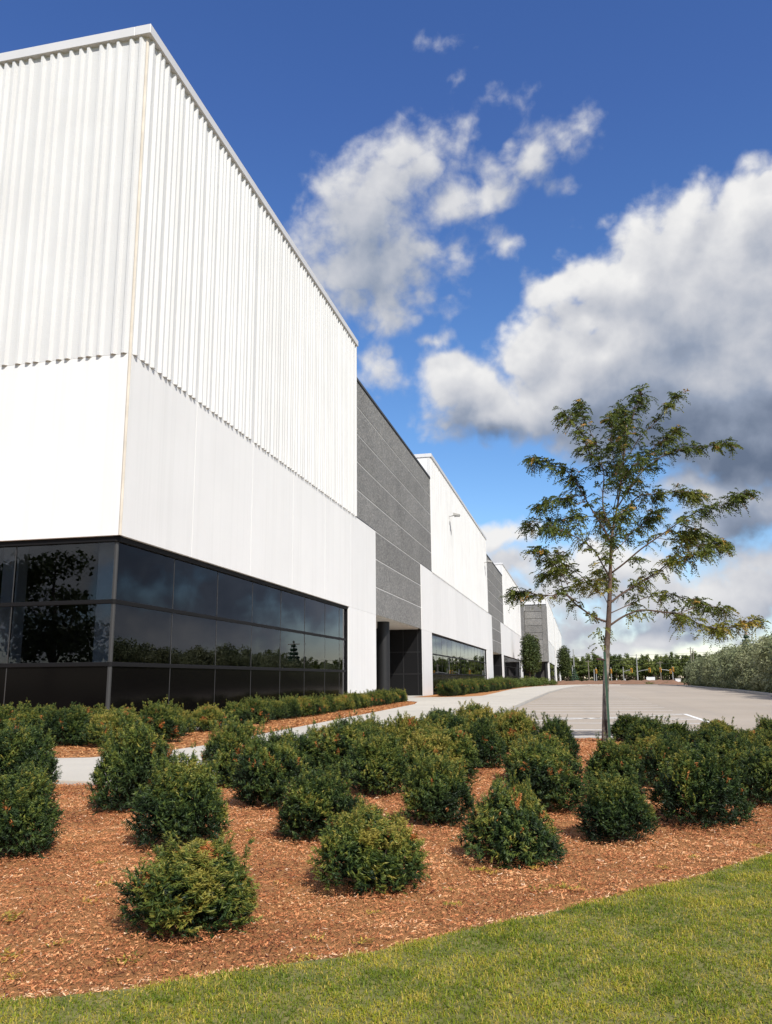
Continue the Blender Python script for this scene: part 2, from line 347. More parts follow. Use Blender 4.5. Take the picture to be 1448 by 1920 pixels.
class MB:
    def __init__(s): s.v = []; s.f = []
    def add(s, v, f):
        k = len(s.v); s.v += [tuple(q) for q in v]; s.f += [tuple(i+k for i in t) for t in f]; return s
    def box(s, x0, x1, y0, y1, z0, z1, bev=0.0):
        if bev <= 0:
            v = [(x0, y0, z0), (x1, y0, z0), (x1, y1, z0), (x0, y1, z0), (x0, y0, z1), (x1, y0, z1), (x1, y1, z1), (x0, y1, z1)]
            return s.add(v, [(3, 2, 1, 0), (4, 5, 6, 7), (0, 1, 5, 4), (1, 2, 6, 5), (2, 3, 7, 6), (3, 0, 4, 7)])
        b = bev; lo = (x0, y0, z0); hi = (x1, y1, z1); v = []; key = {}
        for sx in (0, 1):
            for sy in (0, 1):
                for sz in (0, 1):
                    c = [hi[i] if t else lo[i] for i, t in enumerate((sx, sy, sz))]; inn = [(-b if t else b) for t in (sx, sy, sz)]
                    for ax in range(3):
                        q = [c[i] + (0 if i == ax else inn[i]) for i in range(3)]; key[(sx, sy, sz, ax)] = len(v); v.append(tuple(q))
        f = []
        for ax in range(3):
            a, b2 = [(1, 2), (2, 0), (0, 1)][ax]
            for t in (0, 1):
                ring = []
                for (p, q) in ((0, 0), (1, 0), (1, 1), (0, 1)):
                    c = [0, 0, 0]; c[ax] = t; c[a] = p; c[b2] = q; ring.append(key[(*c, ax)])
                f.append(tuple(ring if t else ring[::-1]))
        for ax in range(3):            # edges along ax
            a, b2 = [(1, 2), (2, 0), (0, 1)][ax]
            for p in (0, 1):
                for q in (0, 1):
                    c0 = [0, 0, 0]; c0[a] = p; c0[b2] = q; c1 = list(c0); c1[ax] = 1
                    f.append((key[(*c0, a)], key[(*c1, a)], key[(*c1, b2)], key[(*c0, b2)]))
        for sx in (0, 1):
            for sy in (0, 1):
                for sz in (0, 1): f.append((key[(sx, sy, sz, 0)], key[(sx, sy, sz, 1)], key[(sx, sy, sz, 2)]))
        return s.add(v, f)
    def prism(s, poly, z0, z1):
        n = len(poly)
        v = [(x, y, z0) for x, y in poly] + [(x, y, z1) for x, y in poly]
        f = [tuple(range(n))[::-1], tuple(range(n, 2*n))] + [(i, (i+1) % n, n+(i+1) % n, n+i) for i in range(n)]
        return s.add(v, f)
    def tube(s, pts, rad, seg=8, cap=True):
        P = np.array(pts, float); n = len(P); rad = np.broadcast_to(np.asarray(rad, float), (n,))
        T = np.gradient(P, axis=0); T /= np.linalg.norm(T, axis=1)[:, None]+1e-9
        ref = np.array([0, 0, 1.0]) if abs(T[0][2]) < 0.9 else np.array([1.0, 0, 0])
        A = np.cross(T[0], ref); A /= np.linalg.norm(A); v = []; f = []
        for i in range(n):
            A = A-T[i]*np.dot(A, T[i]); A /= np.linalg.norm(A)+1e-9; B = np.cross(T[i], A)
            for k in range(seg):
                t = 2*math.pi*k/seg; v.append(P[i]+rad[i]*(math.cos(t)*A+math.sin(t)*B))
        for i in range(n-1):
            for k in range(seg):
                a = i*seg+k; b = i*seg+(k+1) % seg; f.append((a, b, b+seg, a+seg))
        if cap: f += [tuple(range(seg))[::-1], tuple(range((n-1)*seg, n*seg))]
        return s.add(v, f)
    def mesh(s, name, mat, smooth=False): return mesh_np(name, s.v, s.f, mat, smooth=smooth)
    def obj(s, name, mat, parent=None, smooth=False): return link(bpy.data.objects.new(name, s.mesh(name, mat, smooth)), parent)
def copy_tree(o, parent=None):
    c = o.copy(); col.objects.link(c); c.parent = parent
    for ch in [q for q in o.children]: copy_tree(ch, c)
    return c
def vnoise(x, y, seed=0):
    """smooth value noise on arrays"""
    xi = np.floor(x).astype(np.int64); yi = np.floor(y).astype(np.int64); fx = x-xi; fy = y-yi
    fx = fx*fx*(3-2*fx); fy = fy*fy*(3-2*fy)
    def h(a, b):
        n = (a*374761393+b*668265263+seed*1442695) & 0x7fffffff; n = ((n ^ (n >> 13))*1274126177) & 0x7fffffff
        return ((n ^ (n >> 16)) & 0xffff)/65535.0
    return (h(xi, yi)*(1-fx)+h(xi+1, yi)*fx)*(1-fy)+(h(xi, yi+1)*(1-fx)+h(xi+1, yi+1)*fx)*fy

# ------------------------------------------------------------------ ground
def mat_ground():
    m, nt, b = new_mat('rough_grass_ground')
    v = mapping(nt); n = noise(nt, 0.15, 8, 0.65, v); n2 = noise(nt, 6, 6, 0.7, v)
    c = ramp(nt, n.outputs[0], [(0.35, (0.060, 0.075, 0.022)), (0.55, (0.11, 0.105, 0.04)), (0.7, (0.16, 0.13, 0.065))])
    c = mixc(nt, 0.5, c, n2.outputs['Color'], 'SOFT_LIGHT'); L(nt, c, b.inputs['Base Color']); b.inputs['Roughness'].default_value = 0.95
    bump(nt, b, n2.outputs[0], 0.6, 0.1); return m
def mat_lawn():
    m, nt, b = new_mat('lawn_soil')
    n = noise(nt, 9, 6, 0.65, mapping(nt))
    L(nt, ramp(nt, n.outputs[0], [(0.3, (0.09, 0.105, 0.018)), (0.7, (0.24, 0.20, 0.07))]), b.inputs['Base Color']); b.inputs['Roughness'].default_value = 0.95
    return m
def mat_mulch():
    m, nt, b = new_mat('shredded_bark_mulch')
    v = mapping(nt)
    n0 = noise(nt, 1.1, 4, 0.6, v)
    n1 = noise(nt, 60, 5, 0.7, mapping(nt, (1, 2.6, 1)), 1.2); n2 = noise(nt, 45, 5, 0.7, mapping(nt, (2.4, 1, 1)), 1.5)
    f = mixc(nt, 0.5, n1.outputs['Color'], n2.outputs['Color'])
    sp = nt.nodes.new('ShaderNodeSeparateColor'); L(nt, f, sp.inputs[0])
    c = ramp(nt, sp.outputs[0], [(0.30, (0.085, 0.036, 0.015)), (0.46, (0.37, 0.165, 0.060)), (0.58, (0.54, 0.27, 0.107)), (0.72, (0.70, 0.46, 0.24))])
    c = mixc(nt, ramp(nt, n0.outputs[0], [(0.4, (0, 0, 0)), (0.7, (0.6, 0.6, 0.6))]), c, (0.29, 0.122, 0.047))
    L(nt, c, b.inputs['Base Color']); b.inputs['Roughness'].default_value = 0.9; b.inputs['Specular IOR Level'].default_value = 0.15
    bump(nt, b, sp.outputs[0], 0.9, 0.02); return m
def mat_asphalt():
    m, nt, b = new_mat('pale_worn_asphalt')
    v = mapping(nt); n = noise(nt, 0.12, 6, 0.6, v); n2 = noise(nt, 90, 3, 0.7, v); n3 = noise(nt, 0.6, 5, 0.6, mapping(nt, (1, 0.08, 1)))
    c = ramp(nt, n.outputs[0], [(0.35, (0.365, 0.308, 0.245)), (0.68, (0.435, 0.372, 0.302))])
    c = mixc(nt, ramp(nt, n3.outputs[0], [(0.5, (0, 0, 0)), (0.75, (0.35, 0.35, 0.35))]), c, (0.29, 0.26, 0.228))
    c = mixc(nt, 0.25, c, n2.outputs['Color'], 'SOFT_LIGHT')
    L(nt, c, b.inputs['Base Color']); b.inputs['Roughness'].default_value = 0.9; b.inputs['Specular IOR Level'].default_value = 0.2
    bump(nt, b, n2.outputs[0], 0.3, 0.006); return m
M['ground'] = mat_ground(); M['lawn'] = mat_lawn(); M['mulch'] = mat_mulch(); M['asphalt'] = mat_asphalt()
M['walk'] = mat_concrete('sidewalk_concrete', (0.53, 0.490, 0.42), 0.07, False, 160, 0.25, 0.85)
M['kerb'] = mat_concrete('kerb_concrete', (0.44, 0.42, 0.385), 0.08, False, 120, 0.3, 0.85)
M['paint'] = mat_plain('worn_white_paint', (0.80, 0.79, 0.76), 0.8, var=0.10, scale=3)
M['dirt'] = mat_plain('bare_brown_soil', (0.235, 0.125, 0.068), 0.95, var=0.35, scale=0.8)

def ground_z(x, y):
    t = np.clip((y-136)/45, 0, 1); t = t*t*(3-2*t)
    return -0.14-2.5*t
ys = np.unique(np.concatenate([np.linspace(-400, 0, 9), np.linspace(0, 130, 14), np.linspace(130, 190, 25), np.linspace(190, 400, 12), np.array([600, 1000, 2000, 4000.0])]))
xs = np.unique(np.concatenate([np.linspace(-4000, -400, 5), np.linspace(-400, 400, 33), np.linspace(400, 4000, 5)]))
XX, YY = np.meshgrid(xs, ys); ZZ = ground_z(XX, YY)
nx = len(xs); ii, jj = np.meshgrid(np.arange(nx-1), np.arange(len(ys)-1)); a = (jj*nx+ii).reshape(-1)
gq = np.stack([a, a+1, a+nx+1, a+nx], 1)
tag(link(bpy.data.objects.new('ground', mesh_np('ground', np.stack([XX, YY, ZZ], -1), gq, M['ground'], smooth=True))),
    'rough green and tan ground around the car park and far road', 'ground', kind='structure')

# parking lot, with its painted lines
lot_l = [(-2.3, 14.9), (-2.28, 38.6), (-2.15, 63.6), (-1.5, 86), (-0.3, 108), (1.6, 128)]
lot_poly = lot_l + [(6, 128), (11.0, 124), (12.6, 112), (12.3, 90), (11.6, 66.6), (10.6, 52), (9.8, 44), (9.4, 34), (9.3, 14.9)]
lot = MB().prism(lot_poly[::-1], -0.3, -0.08).obj('parking_lot', M['asphalt'])
tag(lot, 'pale grey asphalt car park with white painted stall lines', 'car park', kind='structure')
def stripe(x0, y0, x1, y1, w=0.13):
    d = np.array([x1-x0, y1-y0]); n = np.array([-d[1], d[0]])/np.linalg.norm(d)*w/2
    p = [(x0-n[0], y0-n[1]), (x1-n[0], y1-n[1]), (x1+n[0], y1+n[1]), (x0+n[0], y0+n[1])]
    MB().add([(q[0], q[1], -0.076) for q in p], [(0, 1, 2, 3)]).obj('parking_line', M['paint'], lot)
y = 15.9
for k in range(32):
    yy = 15.9+2.72*k
    xl = float(np.interp(yy, [q[1] for q in lot_l], [q[0] for q in lot_l]))+0.25
    stripe(xl, yy, 3.0, yy)
stripe(3.06, 21.34, 3.06, 26.78, 0.12)
stripe(-1.6, 22.1, 2.95, 26.4); stripe(-1.6, 24.1, 2.95, 23.2)

# sidewalk slab
walk_e = [(-3.45, 7.72), (-3.35, 11), (-3.1, 13), (-2.62, 14.4), (-2.36, 15.6), (-2.33, 20), (-2.31, 38.6), (-2.18, 63.6), (-1.53, 86), (-0.33, 108), (1.57, 128), (4.5, 139)]
walk_w = [(1.5, 139), (-1.5, 128), (-3.7, 118), (-5.3, 104), (-5.9, 92), (-6.1, 77), (-5.7, 60), (-5.55, 50), (-6.2, 47.2), (-7.6, 46.3), (-9.25, 46.1), (-9.25, 40.0), (-8.2, 39.4), (-7.0, 37.0),
          (-6.44, 33.4), (-6.12, 25), (-5.92, 19), (-5.79, 15.2), (-5.65, 12.45), (-5.8, 11.0), (-6.3, 10.1), (-7.0, 9.88), (-16, 9.9), (-16, 7.78)]
walk = MB().prism(walk_e+walk_w, -0.12, 0.018).obj('sidewalk', M['kerb'])
tag(walk, 'pale concrete sidewalk curving past the shrubs along the white building', 'sidewalk', kind='structure')
def clip(poly, ax, lim, keep_above):
    out = []
    for i in range(len(poly)):
        p, q = poly[i], poly[(i+1) % len(poly)]; ip = (p[ax] >= lim) == keep_above; iq = (q[ax] >= lim) == keep_above
        if ip: out.append(p)
        if ip != iq:
            t = (lim-p[ax])/(q[ax]-p[ax]); out.append((p[0]+(q[0]-p[0])*t, p[1]+(q[1]-p[1])*t))
    return out
def slab(poly):
    if len(poly) > 2: MB().prism(poly, 0.0185, 0.035).obj('slab', M['walk'], walk)
wp_ = walk_e+walk_w; yb_ = [7.6, 9.9]+[9.9+2.35*i for i in range(1, 56)]+[140]
for k in range(len(yb_)-1):
    band = clip(clip(wp_, 1, yb_[k]+0.006, True), 1, yb_[k+1]-0.006, False)
    xs_ = [-16.1+2.3*i for i in range(0, 8)] if k == 0 else ([-9.4, -6.9, -4.3, -1.0] if 38 < yb_[k] < 48 else [-9.4, -4.2, 9] if yb_[k] < 128 else [-9, 9])
    for a_, b_ in zip(xs_[:-1], xs_[1:]): slab(clip(clip(band, 0, a_+0.006, True), 0, b_-0.006, False))
# planting strips next to the building
tag(MB().prism([(-30, 9.95), (-5.2, 9.95), (-5.2, 141), (-9.26, 141), (-9.26, 15.62), (-30, 15.62)], -0.13, 0.012).obj('mulch_strip', M['mulch']), 'red brown mulch strip between sidewalk and dark windows', 'mulch', kind='structure')
tag(MB().prism([(-9.25, 14.2), (-7.85, 14.2), (-7.75, 30), (-8.3, 39.2), (-9.25, 39.2)], -0.1, 0.028).obj('concrete_apron', M['walk']), 'narrow concrete apron at the foot of the dark corner windows', 'paving', kind='structure')
# kerb on the far right of the lot
rk = [(9.3, 14.9), (9.4, 34), (9.8, 44), (10.6, 52), (11.6, 66.6), (12.3, 90), (12.6, 112), (11.0, 124), (6, 128), (1.6, 128)]
def offset_strip(pts, w):
    P = np.array(pts, float); T = np.gradient(P, axis=0); T /= np.linalg.norm(T, axis=1)[:, None]; N = np.stack([T[:, 1], -T[:, 0]], 1)
    return [tuple(q) for q in P] + [tuple(q) for q in (P+N*w)[::-1]]
tag(MB().prism(offset_strip(rk, 0.28)[::-1], -0.2, 0.05).obj('kerb', M['kerb']), 'pale concrete kerb between car park and silvery shrubs', 'kerb', kind='structure')

# lawn edge: X -> Y
EP = [on_ground(*q) for q in ((-60, 1893), (0, 1886), (150, 1870), (300, 1851), (430, 1833), (550, 1813), (724, 1786), (860, 1755), (989, 1724), (1169, 1684), (1300, 1648), (1448, 1606), (1500, 1590))]
EX = np.array([-8.0]+[q[0] for q in EP]+[3.2, 9.0]); EY = np.array([-3.0]+[q[1] for q in EP]+[7.6, 11.6])
def edge_y(x): return np.interp(x, EX, EY)
# main mulch bed: uneven sheet
bx = np.arange(-8, 9.2, 0.06); by = np.arange(-1.5, 14.93, 0.06)
XX, YY = np.meshgrid(bx, by)
ZZ = 0.012*(vnoise(XX*2.2, YY*2.2, 3)-0.5)+0.022*(vnoise(XX*7, YY*7, 5)-0.5)+0.016*(vnoise(XX*15, YY*15, 7)-0.5)
ZZ = ZZ-0.005
inb = (YY > edge_y(XX)-0.12) & ~((XX < -3.3) & (YY > 7.85)) & ~((XX < -2.5) & (YY > 13.2))
nx = len(bx); ii, jj = np.meshgrid(np.arange(nx-1), np.arange(len(by)-1))
keep = inb[:-1, :-1] & inb[1:, 1:]; a = (jj*nx+ii)[keep]
vv = np.stack([XX, YY, ZZ], -1).reshape(-1, 3); fq = np.stack([a, a+1, a+nx+1, a+nx], 1)
us = np.unique(fq); mp = np.zeros(len(vv), dtype=np.int64); mp[us] = np.arange(len(us))
mulch_bed = tag(link(bpy.data.objects.new('mulch_bed', mesh_np('mulch_bed', vv[us], mp[fq], M['mulch'], smooth=True))), 'wide red brown bark mulch bed planted with yew shrubs', 'mulch', kind='structure')
lawn_pts = [(float(x), float(edge_y(x))) for x in np.concatenate([[-8], np.arange(-7, 9.01, 0.15)])]
lw = [(x, y+0.02*math.sin(x*9)+0.015*math.sin(x*23)) for x, y in lawn_pts]
tag(MB().prism([(-30, -14), (-30, -30), (30, -30), (30, 20)]+lw[::-1], -0.13, 0.012).obj('lawn', M['lawn']), 'mown green lawn with straw tinges in front of the mulch', 'lawn', kind='structure')
# kerb closing the bed off from the lot
tag(MB().box(-2.25, 9.3, 14.905, 15.05, -0.2, 0.03, 0.015).obj('bed_kerb', M['kerb']), 'low concrete kerb between mulch bed and car park', 'kerb', kind='structure')

# far dirt bank, road
db = MB(); n = 40
Yb = [130, 136, 144, 152, 162]; Zb = [-0.2, 0.15, 0.55, 0.45, -1.9]
for k in range(n+1):
    x = -6+(k/n)*24
    for j in range(5): db.v.append((x, Yb[j]+2.5*math.sin(k*0.4+j), Zb[j]*(1 if 3 < k < n-4 else 0.4)+0.14*math.sin(k*1.7+j*2)))
for k in range(n):
    for j in range(4): a = k*5+j; db.f.append((a, a+5, a+6, a+1))
tag(db.obj('dirt_bank', M['dirt'], smooth=True), 'low bank of bare reddish soil past the end of the car park', 'dirt bank', kind='structure')
tag(MB().box(-200, 300, 205, 222, -2.9, -2.55).obj('road', M['asphalt']), 'cross road with traffic signals in front of the pine wood', 'road', kind='structure')

# ------------------------------------------------------------------ the warehouse
XW, Y0 = -9.306, 15.58
Z_HEAD, Z_RIB, Z_WALL, Z_CAP, Z_GREY = 4.06, 8.16, 16.28, 16.52, 14.82
RIBS = [0.33, 0.20, 0.26, 0.35, 0.26, 0.20, 0.34, 0.21, 0.27]
def ribbed(parent, p0, sd, od, length, z0, z1, phase=0, depth=0.075, thick=0.2):
    """vertical ribs standing proud of a precast panel; sd = along, od = outward"""
    prof = []; s = 0.05; k = phase
    prof.append((0.0, 0.0))
    while s+0.15 < length-0.004:
        prof += [(s, 0.0), (s+0.045, depth), (s+0.105, depth), (s+0.15, 0.0)]
        s += RIBS[k % len(RIBS)]; k += 1
    prof.append((length, 0.0)); prof += [(length, -thick), (0.0, -thick)]
    pts = [(p0[0]+sd[0]*a+od[0]*b, p0[1]+sd[1]*a+od[1]*b) for a, b in prof]
    area = sum(pts[i][0]*pts[(i+1) % len(pts)][1]-pts[(i+1) % len(pts)][0]*pts[i][1] for i in range(len(pts)))
    if area < 0: pts = pts[::-1]
    return MB().prism(pts, z0, z1).obj('ribbed_panel', M['white_ribbed'], parent)
RP = random.Random(4)
def warp_pane(m, plane, c, out):
    """set each pane a hair out of true, as real glazing is"""
    ax = 0 if plane == 'X' else 1; ua = 1-ax
    us = [q[ua] for q in m.v]; um = (min(us)+max(us))/2; zm = (min(q[2] for q in m.v)+max(q[2] for q in m.v))/2
    a, b = RP.gauss(0, 0.0016), RP.gauss(0, 0.0022)
    m.v = [tuple((q[i]-out*0.004+(a*(q[ua]-um)+b*(q[2]-zm))) if i == ax else q[i] for i in range(3)) for q in m.v]
def glazing(parent, name, plane, c, a0, a1, z0, z1, mull, trans, glass_in=0.14, out=1, corner=None):
    """plane 'X': window in plane x=c running along y; plane 'Y': in plane y=c running along x. out = outward sign"""
    def bx(m, u0, u1, d0, d1, za, zb, bev=0.0):
        lo, hi = sorted((c+out*d0, c+out*d1))
        if plane == 'X': m.box(lo, hi, u0, u1, za, zb, bev)
        else: m.box(u0, u1, lo, hi, za, zb, bev)
    g = -glass_in
    f = MB(); bx(f, a0, a1, g-0.10, g+0.07, z1-0.11, z1-0.003); bx(f, a0, a1, g-0.10, g+0.06, z0, z0+0.09)
    if corner != 'lo': bx(f, a0, a0+0.07, g-0.10, g+0.065, z0+0.09, z1-0.11)
    if corner != 'hi': bx(f, a1-0.07, a1, g-0.10, g+0.065, z0+0.09, z1-0.11)
    w = f.obj(name, M['frame'], parent)
    zs = [z0+0.09]+[t for t in trans]+[z1-0.11]
    for t in trans:
        m = MB(); bx(m, a0+0.07*(corner != 'lo'), a1-0.07*(corner != 'hi'), g-0.08, g+0.028, t-0.045, t+0.045, 0.006); m.obj('transom', M['frame'], w)
    us = [a0+(0.07 if corner != 'lo' else 0.0)]+list(mull)+[a1-(0.07 if corner != 'hi' else 0.0)]
    for i in range(len(us)-1):
        for j in range(len(zs)-1):
            m = MB(); bx(m, us[i]+0.004, us[i+1]-0.004, g-0.012, g, zs[j]+(0.045 if j else 0)+0.002, zs[j+1]-(0.045 if j < len(zs)-2 else 0)-0.002); warp_pane(m, plane, c+out*g, out); m.obj('pane', M['glass'] if j else M['spandrel_glass'], w)
    for u in mull:
        for j in range(len(zs)-1):
            m = MB(); bx(m, u-0.010, u+0.010, g-0.05, g+0.003, zs[j]+(0.047 if j else 0), zs[j+1]-(0.047 if j < len(zs)-2 else 0)); m.obj('mullion', M['silver'], w)
    return w
def grey_rows(parent, x, y0, y1, zs, splits=1):
    gap = 0.028
    for j in range(len(zs)-1):
        for k in range(splits):
            a = y0+(y1-y0)*k/splits; b = y0+(y1-y0)*(k+1)/splits
            MB().box(x-0.014, x, a+0.006*(k > 0), b-0.006*(k < splits-1), zs[j+1]+gap, zs[j]-gap, 0.006).obj('aggregate_panel', M['aggregate'], parent)
GZ = [14.70, 13.45, 12.12, 10.80, 9.48, 8.16]; GZL = [8.16, 6.79, 5.42, 4.06]
def floodlight(parent, x, y, z):
    m = MB(); m.box(x-0.01, x+0.04, y-0.14, y+0.14, z-0.2, z+0.2, 0.01); m.tube([(x+0.03, y, z), (x+0.35, y, z+0.04), (x+0.62, y, z+0.12)], 0.035, 8)
    f = m.obj('floodlight', M['fixture'], parent)
    h = MB(); h.add([(x+0.42, y-0.28, z+0.26), (x+0.95, y-0.24, z+0.10), (x+0.95, y+0.24, z+0.10), (x+0.42, y+0.28, z+0.26),
                     (x+0.46, y-0.26, z+0.04), (x+0.90, y-0.22, z-0.02), (x+0.90, y+0.22, z-0.02), (x+0.46, y+0.26, z+0.04)],
                    [(0, 1, 2, 3), (7, 6, 5, 4), (4, 5, 1, 0), (5, 6, 2, 1), (6, 7, 3, 2), (7, 4, 0, 3)])
    h.obj('lamp_head', M['fixture'], f)
    MB().box(x+0.50, x+0.86, y-0.19, y+0.19, z-0.03, z-0.005).obj('lens', M['lens'], f)

B = empty('warehouse_building', (0, 0, 0))
tag(B, 'long white precast warehouse with ribbed upper walls, grey bays and dark corner glazing', 'building')
def panel_edges(a, b, w):
    n = max(1, round((b-a)/w)); return [a+(b-a)*i/n for i in range(n+1)]
def white_unit(parent, x, ya, yb, upa, upb, win_a, win_b, mull, corner=False, joints=None, rib_splits=None):
    """lower smooth band ya..yb with a window win_a..win_b, ribbed upper part upa..upb"""
    je = joints or panel_edges(upa, upb, 3.8)
    # lower smooth band above the window, one panel per bay
    edges = [ya]+[e for e in je if ya+0.5 < e < yb-0.5]+[yb]
    for a, b in zip(edges[:-1], edges[1:]):
        a2, b2 = a+(0.005 if a > ya else 0), b-(0.005 if b < yb else 0)
        MB().box(x-0.2, x, a2, b2, Z_HEAD, Z_RIB-0.004, 0.004).obj('smooth_panel', M['white'], parent)
    # piers left and right of the window
    if win_a-ya > 0.3: MB().box(x-0.9, x-0.002, ya+0.002, win_a, -0.1, Z_HEAD-0.003).obj('pier', M['white'], parent)
    if yb-win_b > 0.3: MB().box(x-0.9, x-0.002, win_b, yb-0.002, -0.1, Z_HEAD-0.003).obj('pier', M['white'], parent)
    ph = 0
    rs = rib_splits or je
    rs = [upa]+[e for e in rs if upa+0.5 < e < upb-0.5]+[upb]
    for a, b in zip(rs[:-1], rs[1:]):
        ribbed(parent, (x, a+0.004), (0, 1), (1, 0), b-a-0.008, Z_RIB, Z_WALL, ph); ph += 4
    glazing(parent, 'window', 'X', x, win_a, win_b, 0.03, Z_HEAD, mull, (1.37, 2.67), corner='lo' if corner else None)
# --- first white unit (corner)
J1 = [15.58, 18.95, 22.85, 26.6, 30.4, 34.2]
white_unit(B, XW, Y0+0.03, 38.8, Y0+0.04, 35.05, Y0+0.14, 33.95, [18.35, 20.9, 23.42, 25.92, 28.42, 30.9, 32.9], True, J1, J1)
# left face of the corner unit
LE = [XW-0.03, -13.05, -16.8, -20.6, -24.4, -28.2]
for i in range(5):
    a, b = LE[i+1], LE[i]
    MB().box(a+0.005, b, Y0, Y0+0.2, Z_HEAD, Z_RIB-0.004, 0.004).obj('smooth_panel', M['white'], B)
    ribbed(B, (b, Y0), (-1, 0), (0, -1), b-a-0.008, Z_RIB, Z_WALL, 2+3*i)
glazing(B, 'window', 'Y', Y0, -28.2, XW-0.14, 0.03, Z_HEAD, [-26.9, -24.4, -21.9, -19.4, -16.9, -14.4, -11.9], (1.37, 2.67), out=-1, corner='hi')
MB().box(-28.5, -28.2, Y0, 18.0, -0.1, Z_WALL).obj('side_wall', M['white'], B)
# corner joint, corner post
cj = MB(); cj.prism([(XW-0.045, Y0-0.004), (XW-0.02, Y0-0.016), (XW+0.016, Y0+0.02), (XW+0.004, Y0+0.045), (XW-0.05, Y0+0.05)], Z_HEAD+0.002, Z_WALL-0.01); cj.obj('corner_joint', M['sealant'], B)
MB().prism([(XW-0.19, Y0+0.125), (XW-0.15, Y0+0.125), (XW-0.125, Y0+0.15), (XW-0.125, Y0+0.19), (XW-0.19, Y0+0.19)], 0.03, Z_HEAD-0.115).obj('corner_post', M['silver'], B)
for j, z in enumerate((1.37, 2.67)):
    MB().prism([(XW-0.20, Y0+0.108), (XW-0.145, Y0+0.108), (XW-0.108, Y0+0.145), (XW-0.108, Y0+0.20), (XW-0.20, Y0+0.20)], z-0.046, z+0.046).obj('transom_corner', M['frame'], B)
MB().prism([(XW-0.22, Y0+0.068), (XW-0.14, Y0+0.068), (XW-0.068, Y0+0.14), (XW-0.068, Y0+0.22), (XW-0.22, Y0+0.22)], Z_HEAD-0.112, Z_HEAD-0.004).obj('head_corner', M['frame'], B)
# coping of unit 1: two runs and the return at the far end
def coping(parent, x0, x1, y0, y1, z0, z1, mat):
    MB().box(x0, x1, y0, y1, z0, z1, 0.012).obj('coping', mat, parent)
coping(B, XW-0.3, XW+0.12, Y0-0.12, 35.10, Z_WALL-0.02, Z_CAP, M['coping'])
coping(B, -28.5, XW-0.302, Y0-0.12, Y0+0.3, Z_WALL-0.02, Z_CAP, M['coping'])
coping(B, -14, XW-0.302, 34.9, 35.10, Z_WALL-0.02, Z_CAP, M['coping'])
MB().box(-14, XW-0.205, 34.85, 35.04, 8.0, Z_WALL-0.03).obj('return_wall', M['white'], B)
# --- grey bay 1, white unit 2, grey bay 2, white unit 3, grey bay 3
def grey_bay(parent, x, ua, ub, la, lb, splits=2, lower=True):
    MB().box(x-0.32, x-0.045, ua+0.01, ub-0.01, Z_RIB, GZ[0]-0.03).obj('joint_backing', M['joint'], parent)
    grey_rows(parent, x-0.03, ua+0.004, ub-0.004, GZ, splits)
    MB().box(x-0.42, x+0.02, ua+0.004, ub-0.004, GZ[0]-0.01, Z_GREY, 0.01).obj('coping', M['coping_dark'], parent)
    if lower:
        MB().box(x-0.32, x-0.045, la+0.01, lb-0.01, Z_HEAD+0.06, Z_RIB-0.002).obj('joint_backing', M['joint'], parent)
        grey_rows(parent, x-0.03, la+0.004, lb-0.004, GZL, 1)
def ledge(parent, x, a, b):
    MB().box(x-0.25, x+0.012, a, b, Z_RIB-0.002, Z_RIB+0.035, 0.006).obj('ledge_flashing', M['coping_dark'], parent)
def entrance(parent, x, a, b, cols):
    d = 3.2
    e = MB(); e.box(x-d-0.2, x-d-0.1, a, b, -0.05, Z_HEAD+0.3).obj('entrance', M['interior'], parent)
    e = e_obj = col.objects[-1]
    MB().box(x-d-0.1, x-0.02, a+0.001, a+0.10, -0.05, Z_HEAD).obj('jamb', M['jamb'], e)
    MB().box(x-d-0.1, x-0.02, b-0.10, b-0.001, -0.05, Z_HEAD).obj('jamb', M['jamb'], e)
    MB().box(x-d-0.1, x-0.22, a+0.01, b-0.01, Z_HEAD+0.0, Z_HEAD+0.12).obj('soffit', M['soffit'], e)
    MB().box(x-d-0.1, x-0.01, a+0.1, b-0.1, -0.08, 0.04).obj('threshold', M['walk'], e)
    us = [a+0.1+(b-a-0.2)*i/6 for i in range(7)]
    for i in range(6):
        for (z0, z1) in ((0.08, 1.30), (1.38, 2.62), (2.72, Z_HEAD-0.05)):
            MB().box(x-d+0.02, x-d+0.03, us[i]+0.03, us[i+1]-0.03, z0, z1).obj('pane', M['glass'], e)
    for u in us: MB().box(x-d, x-d+0.10, u-0.03, u+0.03, 0.05, Z_HEAD-0.01).obj('mullion', M['frame'], e)
    for z in (1.34, 2.67): MB().box(x-d+0.005, x-d+0.09, a+0.1, b-0.1, z-0.04, z+0.04).obj('transom', M['frame'], e)
    for q in range(4): MB().box(x-d+0.15+q*0.92, x-d+0.21+q*0.92, b-0.125, b-0.102, 0.05, Z_HEAD-0.01).obj('mullion', M['column'], e)
    for z in (1.34, 2.67): MB().box(x-d+0.15, x-0.1, b-0.120, b-0.103, z-0.035, z+0.035).obj('transom', M['column'], e)
    for (cx, cy, r) in cols:
        MB().tube([(cx, cy, 0.0), (cx, cy, Z_HEAD+0.002)], r, 28).obj('column', M['column'], e, smooth=False)
grey_bay(B, XW, 35.05, 55.2, 38.8, 51.0)
ledge(B, XW, 35.06, 38.8); ledge(B, XW, 51.0, 55.19)
entrance(B, XW, 38.8, 51.0, [(XW-0.75, 43.6, 0.33), (XW-2.4, 49.6, 0.33)])
W2 = panel_edges(55.2, 91.7, 3.7)
white_unit(B, XW, 51.0, 95.8, 55.2, 91.7, 54.7, 89.3, [54.7+2.47*i for i in range(1, 14)], joints=W2)
coping(B, XW-0.3, XW+0.12, 55.15, 91.75, Z_WALL-0.02, Z_CAP, M['coping']); coping(B, -14, XW-0.302, 55.15, 55.4, Z_WALL-0.02, Z_CAP, M['coping'])
